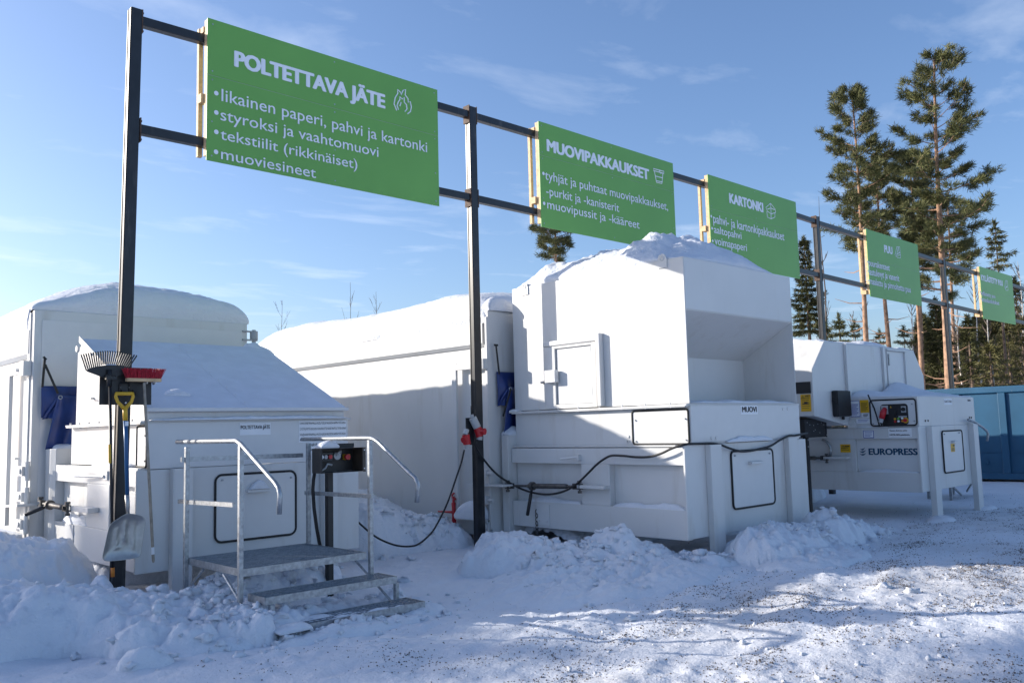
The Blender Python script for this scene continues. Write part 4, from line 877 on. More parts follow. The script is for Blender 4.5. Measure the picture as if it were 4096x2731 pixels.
m = MB(); pts = [(6.595, 1.455), (6.745, 1.455), (6.745, 1.53), (6.71, 1.585), (6.67, 1.60), (6.63, 1.585), (6.595, 1.53)]; m.prism(pts, 0, XS-.04, XS-.025); m.tube([FX(XS-.04)(6.67+.035*math.cos(k*.628), 1.53+.035*math.sin(k*.628), .001) for k in range(10)], .006, 6, True); m.build("lifting_lug", WHITE, t)
P2 = FY(YF); m = MB(); m.pbox(P2, 15.19, 15.53, 1.805, 1.905, .001, .003); s = m.build("sticker", PAPER, t)
m = MB(); m.text("KARTONKI", P2, 15.21, 15.51, 1.838, .042, .005, 0); m.build("lettering", INK, s)
m = MB(); m.pbox(FY(YF-.012), 15.30, 15.47, 1.02, 1.155, .001, .003); s = m.build("sticker", YSTICK, t)
m = MB()
for k in range(4): m.pbox(FY(YF-.012), 15.32, 15.45, 1.035+k*.014, 1.042+k*.014, .0032, .0042)
m.text("HUOM", FY(YF-.012), 15.385, 15.455, 1.112, .022, .005, .01); m.build("lettering", INK, s)
m = MB(); bolts(m, P2, [(14.35, 1.55), (14.46, 1.55), (16.28, 1.88), (16.36, 1.88), (16.28, 1.58), (16.37, 1.58)], .016, .01); m.build("bolt", INK, t)
m = MB(); q = [onY(*c7(*p), YF-.08) for p in ((1425, 790), (1470, 805), (1530, 845), (1560, 870), (1572, 895), (1566, 945))]; m.tube([tuple(w) for w in q], .022, 8); m.build("bent_lever", GALV, t, smooth=True)
PL = FX(12.92); m = MB(); m.pbox(PL, 6.765, 7.03, 2.03, 2.215, .001, .006); m.build("vent_grille", BLACK, t)
s = sticker(6.775, 6.95, 1.745, 2.015, YSTICK, 6, P_=PL, head=("VARO", .45, .92, .16, .032)); tri(PL, 6.91, 1.965, .035, s)
m = MB(); m.pbox(PL, 6.80, 6.92, 1.86, 1.875, .0048, .006); m.pbox(PL, 6.83, 6.89, 1.876, 1.90, .0048, .006); m.bar(PL(6.92, 1.915, .006), PL(6.80, 1.935, .006), .006, .002); m.build("pictogram", INK, s)
m = MB(); m.box(13.52, 13.955, YB-.10, YB-.001, 1.65, 2.075); bx = m.build("junction_box", BLACK, t, bevel=.02)
m = MB(); m.box(13.51, 13.965, YB-.115, YB-.101, 1.66, 2.07); m.cyl((13.78, YB-.05, 1.60), (13.78, YB-.05, 1.649), .025); m.box(13.966, 14.0, YB-.09, YB-.05, 1.97, 2.0); m.box(13.48, 13.509, YB-.09, YB-.05, 1.87, 1.95); m.build("box_cover", RUBBER, bx, bevel=.01)
m = MB(); q = [onX(*c7(*p), XS-.05) for p in ((350, 935), (385, 955), (405, 985), (412, 1020), (406, 1065))]; m.tube([tuple(w) for w in q], .024, 8); m.build("bent_lever", GALV, t, smooth=True)
turnbuckle("grey turnbuckle on the flank of the cardboard compactor, mostly behind the black stand", (14.02, 8.3, .95), (14.0, 7.12, .965), (14.0, 7.9, .70), 0)
snow_cap("snow_cap", "patchy snow over the chamfered top of the cardboard compactor", 13.40, 16.9, YB+.05, 9.9, 2.878, lambda U, V_, X, Y: .045+.10*np.clip(fbm(X*1.3+3, Y*1.2+1, 3)*2.2, 0, 1), bulge=.03, pw=8, res=.045, rough=.03, seed=101)
snow_cap("snow_cap", "snow bed on the cardboard compactor's front chamber, heaped by its door", XS+.02, 16.55, YF+.03, YB-.03, 1.934, lambda U, V_, X, Y: .03+.05*V_+.28*np.exp(-((X-15.75)/.45)**2)*V_**1.6+.10*np.exp(-((X-14.35)/.3)**2)*V_, bulge=.025, pw=9, res=.035, rough=.03, seed=103)
snow_cap("snow_strip", "snow resting in the lettered recess of the cardboard compactor", XS+.003, XS+.118, 5.66, 6.6, .734, ridge(.07), bulge=.015, pw=2.4, res=.02, rough=.02, seed=105)
snow_cap("snow_strip", "snow along the upper beam beneath the cardboard compactor control hatch", XS-.0, XS+.06, 6.1, 6.6, 1.458, ridge(.05), bulge=.01, pw=2.4, res=.02, rough=.02, seed=107)
# third container behind
t = thing("waste_container", "distant white container roof showing over the cardboard compactor", "container", (15.0, 14, .2))
m = MB(); m.box(13.3, 16.2, 10.6, 16.5, .2, 3.05); m.build("body", WHITE, t, bevel=.02); m = MB(); m.box(13.25, 16.25, 10.5, 10.598, .15, 3.28); m.build("front_frame", WHITE, t)
t = thing("waste_container", "white container with a snowy top peeping past the cardboard compactor's right chamfer", "container", (19, 14, .2))
m = MB(); m.box(17.6, 20.4, 10.65, 17, .2, 2.8); m.build("body", WHITE, t, bevel=.02); m = MB(); m.box(17.55, 20.45, 10.55, 10.648, .15, 2.9); m.build("front_frame", WHITE, t)
snow_cap("snow_cap", "thin snow on the container past the cardboard compactor's right chamfer", 17.6, 20.4, 10.56, 17, 2.898, lambda U, V_, X, Y: .10+.10*fbm(X*2, Y*2, 3), bulge=.03, pw=8, res=.06, rough=.04, seed=131)
# power plug in the control panel
t = thing("power_plug", "red industrial plug in the cardboard compactor's black control panel", "plug", (14.0, 6.11, 1.6))
m = MB(); m.tube([(14.05, 6.10, 1.76), (14.0, 6.11, 1.70), (13.97, 6.13, 1.60)], [.035, .05, .042], 10); m.build("plug_body", RED, t, smooth=True)
m = MB(); m.cyl((13.97, 6.13, 1.60), (13.965, 6.15, 1.54), .035); m.build("plug_collar", GREYP, t)
m = MB(); q = [onX(*c7(*p), 13.99) for p in ((788, 830), (772, 842), (755, 780), (730, 700), (700, 640), (686, 605))]; m.tube([(13.965, 6.15, 1.54)]+[tuple(w) for w in q], .012, 6); m.build("cord", RUBBER, t, smooth=True)

# black stands with sheet-metal hoods
def hood(t, x0, x1, y0, y1, z0, z1, mside):
    m = MB(); m.box(x0, x0+.004, y0, y1, z0, z1); m.box(x0+.0045, x1-.0045, y0, y1, z1-.004, z1); m.box(x0+.0045, x1-.0045, y0, y1, z0, z0+.004); m.box(x0+.0045, x1-.0045, y1-.004, y1, z0+.0045, z1-.0045)
    m.box(x0-.02, x0-.0005, y0+.001, y0+.004, z0, z1)
    h = m.build("hood", BLACK, t)
    m = MB(); m.box(x1-.004, x1, y0, y1, z0, z1); m.box(x1+.0005, x1+.035, y0, y0+.004, z0-.006, z1); m.build("side_wall", mside, h)
    m = MB(); m.box(x0+.23, x1+.0, y1-.03, y1+.01, z1+.0005, z1+.045); m.build("top_flange", BLACK, h)
    m = MB(); bolts(m, FY(y0), [(x1+.018, z0+.03), (x1+.018, z1-.03)], .007, .004); m.build("screw", PAPER, h)
    return h
t = thing("control_stand", "black control stand with pushbuttons beside the steps of the left compactor", "control stand", (4.95, 8.0, -.1))
h = hood(t, 4.775, 5.275, 7.93, 8.13, 1.185, 1.44, BROWNBLK)
m = MB(); m.box(4.97, 5.035, 8.135, 8.205, -.25, 1.43); m.box(4.93, 5.08, 8.10, 8.25, -.14, -.12); m.build("post", BLACK, t, bevel=.006)
Pb = FY(8.124); m = MB(); m.pbox(Pb, 4.81, 4.99, 1.30, 1.40, .001, .06); bx = m.build("button_box", DARK, t, bevel=.006)
for (x, mm_) in ((4.84, PAPER), (4.89, GREYP), (4.945, RED)):
    m = MB(); m.cyl(Pb(x, 1.35, .0605), Pb(x, 1.35, .085), .022, 12); m.build("button", mm_, bx)
m = MB(); m.cyl(Pb(5.05, 1.355, .001), Pb(5.05, 1.355, .05), .042, 14); m.build("socket", GREYP, t)
m = MB(); m.pbox(Pb, 5.14, 5.21, 1.31, 1.37, .001, .05); m.build("stop_box", YELLOW, t, bevel=.004); m = MB(); m.cyl(Pb(5.16, 1.34, .0505), Pb(5.16, 1.34, .085), .03, 12); m.build("button", RED, t)
m = MB(); m.tube([Pb(4.83, 1.305, .04), Pb(4.82, 1.25, .06), Pb(4.85, 1.21, .07), Pb(4.89, 1.235, .07), Pb(4.92, 1.275, .06), Pb(4.98, 1.262, .05)], .011, 7); m.tube([Pb(5.03, 1.36, .05), Pb(5.05, 1.39, .07), Pb(5.09, 1.41, .05), Pb(5.10, 1.37, .03)], .010, 7); m.build("conduit", GREYP, t, smooth=True)
q = [onY(*ell(550, 1600, .6376)(*p), 8.28) for p in ((1112, 452), (1104, 500), (1100, 560), (1108, 680), (1124, 800), (1140, 890), (1180, 1020), (1205, 1085), (1222, 1130))]
m = MB(); m.tube([tuple(w) for w in q], .019, 8); m.build("hose", RUBBER, t, smooth=True)
snow_cap("snow_clod", "snow lump on the hood of the control stand by the steps", 4.80, 5.0, 7.96, 8.11, 1.441, ridge(.09), bulge=.02, pw=2.3, res=.012, rough=.03, seed=111)
t = thing("control_stand", "black hooded stand in the gap between the plastics and cardboard compactors", "control stand", (13.2, 7.0, 0))
h = hood(t, 12.93, 13.60, 6.90, 7.22, 1.33, 1.62, MATS["dark_steel_paint"])
m = MB(); m.box(12.934, 13.60, 6.905, 6.92, 1.335, 1.615); m.build("front_cover", BLACK, h)
m = MB(); bolts(m, FY(6.905), [(13.0+.11*k+.03*math.sin(k*5), 1.57-.05*abs(math.sin(k*2.3))) for k in range(6)]+[(13.25, 1.45), (13.2, 1.43), (13.4, 1.40)], .006, .003); m.build("screw", PAPER, h)
m = MB(); m.box(13.13, 13.21, 7.0, 7.07, -.1, 1.3295); m.build("post", BLACK, t, bevel=.006); m = MB(); bolts(m, FY(7.0), [(13.17, 1.29), (13.17, 1.18)], .016, .01); m.build("bolt", GALV, t)

# ------------------------------------------------------------------ metal steps with handrails
cs = ell(550, 1600, .6376)
t = thing("metal_steps", "galvanised grating platform with two steps and bent tube handrails", "steps", (4.3, 7.6, -.1))
def grating(name, x0, x1, y0, y1, z, hh=.03):
    m = MB()
    n = int((y1-y0)/.052)
    for k in range(n+1):
        y = y0+.004+(y1-y0-.008)*k/n; m.box(x0+.006, x1-.006, y-.004, y+.004, z-.022, z)
    n = int((x1-x0)/.06)
    for k in range(n+1):
        x = x0+.008+(x1-x0-.016)*k/n; m.box(x-.003, x+.003, y0+.006, y1-.006, z-.012, z-.003)
    g = m.build(name, GRATE, t)
    m = MB(); e = .0025
    m.box(x0, x1, y0-.004, y0+.0015, z-.062, z+e); m.box(x0, x1, y1-.0015, y1+.004, z-.062, z+e); m.box(x0-.004, x0+.0015, y0+.002, y1-.002, z-.062, z+e); m.box(x1-.0015, x1+.004, y0+.002, y1-.002, z-.062, z+e)
    m.build("edge_frame", GALV, g); return g
PX0, PX1, PY0, PY1, PZ = 3.605, 4.90, 7.33, 8.48, .425
grating("platform", PX0, PX1, PY0, PY1, PZ)
grating("step", 3.65, 5.02, 6.985, 7.30, .215); grating("step", 3.66, 5.08, 6.63, 6.93, .015)
def sqpost(x, y, z0, z1, name="post"):
    m = MB(); m.box(x-.021, x+.021, y-.021, y+.021, z0, z1); m.build(name, GALV, t, bevel=.004)
XL, XR = 3.58, 4.925
ztop = 1.545
sqpost(XL, 7.31, .15, ztop-.02); sqpost(XL, 8.46, -.28, ztop-.05); sqpost(XR+.02, 7.31, .15, ztop-.02); sqpost(XR, 8.46, -.28, ztop-.05)
for X_, pts in ((XL, ((248, 267), (590, 250), (622, 255), (650, 275), (865, 520), (885, 550), (894, 590), (888, 714))), (XR+.01, ((1032, 245), (1455, 238), (1482, 243), (1510, 262), (1715, 465), (1745, 490), (1760, 530), (1752, 640)))):
    q = [onX(*cs(*p), X_) for p in pts]; q[0][2] = q[1][2] = (q[0][2]+q[1][2])/2
    m = MB(); m.tube([tuple(w) for w in q], .0215, 12); m.build("handrail", GALV, t, smooth=True)
for X_, a, b in ((XL, (262, 634), (605, 656)), (XR, (1055, 580), (1475, 602))):
    A = onX(*cs(*a), X_); B = onX(*cs(*b), X_); m = MB(); m.bar(A, B, .03, .04); m.build("mid_rail", GALV, t)
A = onY(*cs(275, 372), 8.47); B = onY(*cs(1035, 345), 8.47); m = MB(); m.bar(A, B, .03, .045); m.build("back_rail", GALV, t)
sqpost(3.70, 6.97, -.22, .155, "leg"); sqpost(5.0, 6.97, -.22, .155, "leg"); sqpost(3.72, 6.62, -.25, -.05, "leg")
for (a, b) in (((XL-.005, 8.05, .36), (XL-.005, 8.42, .12)), ((XL-.01, 7.62, .36), (3.63, 6.95, -.15)), ((XR, 7.62, .36), (5.04, 6.95, -.12))):
    m = MB(); m.cyl(a, b, .012, 8); m.build("brace", GALV, t)
snow_cap("snow_clod", "flat snow slab leaning on the corner of the lowest step", 3.55, 3.85, 6.54, 6.74, -.01, ridge(.09), bulge=.02, pw=2.5, res=.015, rough=.03, seed=121)
snow_cap("snow_patch", "trodden snow packed into the lowest step grating", 3.72, 5.0, 6.65, 6.91, -.012, lambda U, V_, X, Y: .018+.020*np.clip(fbm(X*4, Y*6, 4)*2, -1, 1), bulge=.0, pw=8, res=.014, rough=.006, seed=123, fine=.005)

# ------------------------------------------------------------------ tool board and tools on the first post
ct = ell(0, 1000, .4783)
t = thing("tool_board", "black sheet tool board bolted to the first post", "tool board", (3.2, 9.07, 1.93))
m = MB(); m.box(2.945, 3.455, 9.065, 9.07, 1.935, 2.312); m.build("back_plate", BLACK, t)
m = MB(); m.tube([(3.135, 9.06, 2.04), (3.135, 9.045, 2.14), (3.145, 9.045, 2.155), (3.225, 9.045, 2.155), (3.235, 9.045, 2.14), (3.235, 9.06, 2.04)], .008, 6)
for x in (3.155, 3.265): m.tube([(x, 9.06, 2.08), (x, 9.0, 2.03), (x, 8.97, 2.035), (x, 8.965, 2.065)], .008, 6)
m.build("hook", BLACK, t); m = MB()
for x in (3.375, 3.455): m.tube([(x, 9.06, 2.20), (x, 9.02, 2.145), (x, 8.975, 2.15), (x, 8.97, 2.21)], .009, 6)
m.build("hook", ALU, t)
m = MB(); bolts(m, FY(9.065), [(3.14, 2.11), (3.235, 2.11), (3.2, 1.955), (3.33, 2.30), (3.41, 2.30)], .009, .005); m.build("screw", PAPER, t)
# leaf rake, head up
t = thing("leaf_rake", "black plastic leaf rake hanging head up on the tool board", "rake", (3.03, 9.0, .3))
Y_ = 9.0; m = MB()
cx_, cz_ = 3.0, 2.20
def rk(px, py, Y=Y_): return Vector(onY(*ct(px, py), Y))
outl = [(722, 1005), (760, 985), (830, 968), (905, 960), (980, 962), (1050, 972), (1078, 985), (1060, 1020), (1000, 1045), (950, 1075), (880, 1075), (850, 1060), (730, 1015)]
fr_ = [rk(*p) for p in outl]; n = len(fr_)
m.add([tuple(p) for p in fr_]+[tuple(p+Vector((0, .012, 0))) for p in fr_], [tuple(range(n)), tuple(range(2*n-1, n-1, -1))]+[(i, (i+1) % n, n+(i+1) % n, n+i) for i in range(n)])
m.build("rake_head", BLACK, t)
m = MB()
for k in range(24):
    f = k/23; b = rk(722+356*f, 1005-25*f-38*math.sin(math.pi*f)); e_ = rk(680+462*f, 880+6*f-33*math.sin(math.pi*f)); tip = e_+Vector((-.012, -.03, .004))
    m.bar(b, e_, .012, .008, (0, 1, 0)); m.bar(e_, tip, .011, .006)
m.build("tines", BLACK, t)
m = MB(); a = rk(918, 1075, 8.985); b = Vector(onY(*c2(883, 1115), 8.985)); m.cyl(rk(915, 1000, 8.985), rk(915, 1140, 8.985), .024, 10); m.cyl(a, b, .0145, 10); m.build("shaft", BLACK, t, smooth=True)
y0 = Vector(onY(*c2(862, 150), 8.985)); y1 = Vector(onY(*c2(864, 297), 8.985)); m = MB(); m.cyl(y0, y1, .0155, 10); m.build("shaft_label", YELLOW, t)
g = Vector(onY(*c2(884, 1187), 8.985)); m = MB(); m.cyl(b, g, .0185, 10); m.build("grip", ORANGE, t, smooth=True)
m = MB()
P = FY(8.974); A = rk(885, 1072, 8.974); B = rk(965, 1072, 8.974); m.text("VESTIA", lambda u, v, d=0: (A.x+B.x-u, 8.974-.03, 2*A.z+.05-v), A.x+.004, B.x-.004, A.z+.016, .017, 0, .01)
for (p, q, s) in ((1335, 1425, "VESTIA"),):
    c_x = rk(925, 1380, 8.97).x; zt_ = rk(920, p, 8.97).z; zb_ = rk(920, q, 8.97).z
    m.text(s, lambda u, v, d=0: (c_x-.006+v, 8.9695, zt_-u), 0, zt_-zb_, 0, .012, 0, .01)
m.build("lettering", PAPER, t)
m = MB(); m.box(A.x-.005, B.x+.005, 8.945, 8.985, A.z-.012, A.z+.035); m.build("socket_plate", BLACK, t)
# broom
t = thing("push_broom", "red bristled push broom with pale wooden shaft hanging on the tool board", "broom", (3.42, 8.95, .3))
Y_ = 8.96
a = onY(*ct(1057, 1085), Y_); b = onY(*ct(1345, 1085), Y_); m = MB(); m.box(a[0], b[0], 8.935, 8.995, a[2]-.015, a[2]+.018); m.build("broom_head", WOOD, t, bevel=.004)
rb_ = random.Random(4); m = MB()
for k in range(17):
    for r_ in range(3):
        f = k/16; x = a[0]+.012+(b[0]-a[0]-.024)*f; y = 8.945+r_*.02
        for s_ in range(7):
            dx = (f-.5)*.07+rb_.uniform(-.014, .014); dy = (r_-1)*.02+rb_.uniform(-.012, .012)
            m.bar((x+rb_.uniform(-.006, .006), y, a[2]+.018), (x+dx, y+dy, a[2]+.112+rb_.uniform(-.008, .01)), .0045, .0045)
m.build("bristles", REDB, t)
A = Vector(onY(*ct(1205, 1110), 8.945)); B = Vector(onY(*c2(1203, 1075), 8.945)); m = MB(); m.tube([A, A+(B-A)*.5, B-(B-A)*.01, B], [.0135, .0145, .0145, .008], 10); m.build("shaft", SHAFT, t, smooth=True)
m = MB(); m.cyl(A+(B-A)*.915, A+(B-A)*.955, .0152, 10); m.build("shaft_label", PAPER, t)
# snow shovel
t = thing("snow_shovel", "aluminium snow shovel with blue shaft and yellow handle hanging on the first post", "shovel", (3.2, 8.9, .43))
def sv(px, py, Y=8.95, c=ct): return Vector(onY(*c(px, py), Y))
m = MB(); m.tube([sv(975, 1195), sv(968, 1225), sv(985, 1270), sv(1015, 1300), sv(1038, 1325)], [.016, .017, .017, .018, .02], 8); m.tube([sv(1108, 1195), sv(1113, 1225), sv(1098, 1270), sv(1070, 1300), sv(1048, 1325)], [.016, .017, .017, .018, .02], 8)
m.tube([sv(968, 1200), sv(1112, 1200)], .0185, 10); m.tube([sv(1045, 1310), sv(1048, 1425)], [.024, .022], 10); m.build("handle", YELLOW, t, smooth=True)
m = MB(); m.tube([sv(1048, 1425), Vector(onY(*c2(990, 150), 8.945)), Vector(onY(*c2(998, 550), 8.94))], [.021, .021, .019], 12); m.build("shaft", BLUESH, t, smooth=True)
m = MB(); m.box(sv(1040, 1430).x, sv(1068, 1430).x, 8.9275, 8.9285, sv(1040, 1470).z, sv(1040, 1432).z); m.build("shaft_label", PAPER, t)
m = MB(); m.tube([Vector(onY(*c2(996, 545), 8.94)), Vector(onY(*c2(1000, 620), 8.935)), Vector(onY(*c2(1003, 700), 8.925))], [.022, .021, .016], 10); m.build("socket", ALU, t, smooth=True)
outl = [(985, 688), (965, 700), (900, 738), (860, 770), (842, 800), (822, 900), (800, 1000), (792, 1030), (800, 1055), (830, 1066), (930, 1058), (1040, 1045), (1085, 1032), (1098, 1015), (1108, 920), (1128, 800), (1136, 745), (1120, 715), (1085, 700), (1035, 690)]
q = [onY(*c2(*p), 8.93) for p in outl]; ctr = onY(*c2(975, 880), 8.93)
rings = []; m = MB(); vs_ = []; fs = []; NR = 9
def dish(x, z):
    g = 0
    for (u, w) in ((-.075, .0), (0.005, .03), (.085, .0)):
        g += .016*math.exp(-((x-ctr[0]-u+.10*(z-ctr[2])*0.1)/.014)**2)*float(sstep(-.16, -.10, z-ctr[2])*sstep(.17+w, .10+w, z-ctr[2]))
    return g
for k in range(NR+1):
    s_ = k/NR
    for p in q:
        x = ctr[0]+(p[0]-ctr[0])*s_; z = ctr[2]+(p[2]-ctr[2])*s_
        dep = .040*(1-s_**4)-.012*max(0, (ctr[2]+.02-z))
        vs_.append((x, 8.905+dep-dish(x, z), z))
n = len(q)
for k in range(NR):
    for i in range(n): j = (i+1) % n; fs.append((k*n+i, k*n+j, (k+1)*n+j, (k+1)*n+i))
o = m.add(vs_, fs).build("blade", ALU, t, smooth=True); o.modifiers.new("round", 'SUBSURF').levels = 1; o.modifiers["round"].render_levels = 2; sl = o.modifiers.new("thickness", 'SOLIDIFY'); sl.thickness = .003

# ------------------------------------------------------------------ power outlet on the second post and its cables
c3 = ell(1000, 1200, .5102)
t = thing("power_outlet", "grey outlet plate with two red plugs fixed to the second post", "outlet", (7.75, 9.0, 1.35))
m = MB(); m.box(7.655, 7.80, 9.02, 9.028, 1.39, 1.755); m.build("mounting_plate", DARK, t)
m = MB(); m.cyl((7.74, 8.98, 1.755), (7.80, 8.955, 1.62), .054, 16); m.cyl((7.735, 8.985, 1.755), (7.73, 8.985, 1.80), .028, 10); m.build("socket_housing", GREYP, t, smooth=False, bevel=.004)
m = MB(); m.cyl((7.80, 8.955, 1.62), (7.83, 8.94, 1.50), .052, 16); m.cyl((7.83, 8.94, 1.57), (7.855, 8.86, 1.565), .045, 14); m.build("plug", RED, t)
m = MB(); m.cyl((7.83, 8.94, 1.50), (7.825, 8.945, 1.455), .04, 12); m.build("plug_collar", GREYP, t)
m = MB(); m.cyl((7.65, 9.0, 1.60), (7.62, 9.0, 1.53), .035, 12); m.cyl((7.65, 9.0, 1.40), (7.655, 9.0, 1.345), .037, 12); m.build("socket_housing", GREYP, t)
m = MB(); m.cyl((7.63, 9.0, 1.53), (7.65, 9.0, 1.40), .052, 14); m.cyl((7.63, 9.0, 1.47), (7.58, 8.99, 1.455), .046, 14); m.build("plug", RED, t)
m = MB(); q = [(7.73, 8.985, 1.80), (7.74, 9.0, 1.88), (7.775, 9.04, 1.912), (7.83, 9.085, 1.895)]; m.tube(q, .012, 7); m.build("feed_cord", RUBBER, t, smooth=True)
cc4 = ell(900, 1900, .4677)
def smooth_path(pts, n=8):
    pts = [Vector(p) for p in pts]; out = []
    for i in range(len(pts)-1):
        p0, p1, p2, p3 = pts[max(i-1, 0)], pts[i], pts[i+1], pts[min(i+2, len(pts)-1)]
        for k in range(n):
            s_ = k/n; out.append(.5*((2*p1)+(p2-p0)*s_+(2*p0-5*p1+4*p2-p3)*s_**2+(3*p1-p0-3*p2+p3)*s_**3))
    return out+[pts[-1]]
pp = [(1857, 1798), (1845, 1850), (1828, 1900), (1789, 2012), (1742, 2106), (1710, 2146), (1672, 2176), (1640, 2184), (1601, 2183), (1555, 2171), (1499, 2143), (1435, 2089), (1405, 2055)]
q = [onY(px, py, 9.0+.25*i/len(pp)) for i, (px, py) in enumerate(pp)]
o = MB().tube(smooth_path(q, 5), .0125, 7).build("power_cable", RUBBER, None, smooth=True)
tag(o, "black cable sagging from the outlet to the burnable waste compactor", "cable")
pp = [(0, 300), (60, 400), (150, 500), (260, 570), (350, 610), (440, 630), (520, 630), (600, 610), (680, 565), (760, 490), (820, 430), (872, 392), (920, 372), (1000, 374), (1080, 382), (1170, 380), (1250, 358), (1320, 325), (1400, 299)]
q = [np.array([7.825, 8.945, 1.46])]
for i, p in enumerate(pp):
    a = onY(*c6(*p), 8.96); b = onX(*c6(*p), 8.40 if i > 9 else 8.36); w = min(1, i/5.0); da = (a-CAM)@fw; db = (b-CAM)@fw
    q.append(atD(*c6(*p), da*(1-w)+db*w))
q[-1] = onX(*c6(1400, 299), 8.43)
for p in ((1455, 293), (1530, 292), (1600, 291), (1650, 299), (1700, 319), (1780, 342), (1850, 340), (1920, 325), (1990, 305), (2050, 268), (2110, 238), (2145, 237), (2185, 231)): q.append(onY(*c6(*p), 5.97 if 1540 < p[0] < 2100 else 5.99))
q.append(np.array([11.75, 6.25, 1.42])); q.append(np.array([12.3, 6.7, 1.40])); q.append(np.array([12.95, 7.0, 1.40]))
o = MB().tube(smooth_path(q, 5), .0145, 7).build("power_cable", RUBBER, None, smooth=True)
tag(o, "long black cable looping over the plastics compactor from the outlet to the black stand", "cable")
pp = ((2175, 480), (2190, 570), (2205, 640), (2222, 700), (2235, 775)); q = [onY(*c6(*p), 6.7) for p in pp]
o = MB().tube(smooth_path([np.array(q[0])+np.array([.0, .1, .5])]+q, 5), .016, 7).build("power_cable", RUBBER, None, smooth=True)
tag(o, "thick black cable dropping to the snow behind the plastics compactor's right leg", "cable")

# ------------------------------------------------------------------ blue skip, small step by it
t = thing("skip_container", "open blue steel skip with ribbed side at the right edge", "skip", (24.5, 7, 0))
BX = 23.4; m = MB()
m.box(BX+.06, BX+.10, 4.2, 10.6, .16, 2.29); m.box(BX+2.3, BX+2.34, 4.2, 10.6, .16, 2.29); m.box(BX+.1005, BX+2.2995, 10.5, 10.55, .17, 2.28); m.box(BX+.1005, BX+2.2995, 4.25, 4.3, .17, 2.28); m.box(BX+.1005, BX+2.2995, 4.31, 10.49, .17, .22); m.build("body", BLUEP, t)
m = MB(); m.box(BX, BX+.16, 4.15, 10.65, 2.16, 2.32); m.box(BX+2.24, BX+2.40, 4.15, 10.65, 2.16, 2.32); m.build("rim", BLUEP, t, bevel=.02)
for y in (9.3, 8.25, 7.2, 6.15, 5.1, 4.3):
    m = MB(); m.box(BX+.0, BX+.0595, y, y+.17, .20, 2.158); m.build("rib", BLUEP, t, bevel=.01)
m = MB(); m.box(BX+.005, BX+.16, 4.2, 10.6, .05, .198); m.build("floor_rail", BLUEP, t, bevel=.01)
m = MB(); m.box(BX+.045, BX+.0595, 4.2, 10.6, .70, .72); m.build("seam", BLUEP, t)
for y in (7.75, 6.72): MB().cyl((BX+.03, y, .47), (BX+.0595, y, .47), .06, 12).build("boss", BLUEP, t)
t = thing("low_step", "low grey metal step standing behind the cardboard compactor's legs", "step", (18.8, 6.9, 0))
m = MB(); m.box(17.9, 19.3, 6.55, 7.1, .30, .34); m.build("tread", GALV, t, bevel=.006)
for (x, y) in ((17.95, 6.6), (19.22, 6.6), (17.95, 7.02), (19.22, 7.02)):
    m = MB(); m.box(x, x+.05, y, y+.05, -.02, .299); m.build("leg", GALV, t)
MB().bar((18.0, 6.62, .28), (18.5, 6.62, .05), .03).build("brace", GALV, t); MB().bar((19.2, 6.62, .28), (18.8, 6.62, .1), .03).build("brace", GALV, t)

# ------------------------------------------------------------------ trees
def blades(P, D, L, Wd, rg, n, spread=0.9, upb=0.25):
    """n thin needle blades round every point P (k,3), fanned about direction D (k,3)"""
    k = len(P); P = np.repeat(P, n, 0); D = np.repeat(D, n, 0)
    d = D+rg.normal(0, spread, (k*n, 3)); d[:, 2] += upb; d /= np.linalg.norm(d, axis=1)[:, None]+1e-9
    s_ = np.cross(d, rg.normal(0, 1, (k*n, 3))); s_ /= np.linalg.norm(s_, axis=1)[:, None]+1e-9
    l_ = (L*rg.uniform(.6, 1.3, k*n))[:, None]; w_ = Wd*rg.uniform(.7, 1.3, k*n)[:, None]
    b = P+rg.normal(0, L*.18, (k*n, 3))
    V = np.stack([b-s_*w_*.5, b+s_*w_*.5, b+d*l_*.75+s_*w_*.45, b+d*l_*.95-s_*w_*.1], 1).reshape(-1, 3)
    F = np.arange(len(V)).reshape(-1, 4)
    return V, F
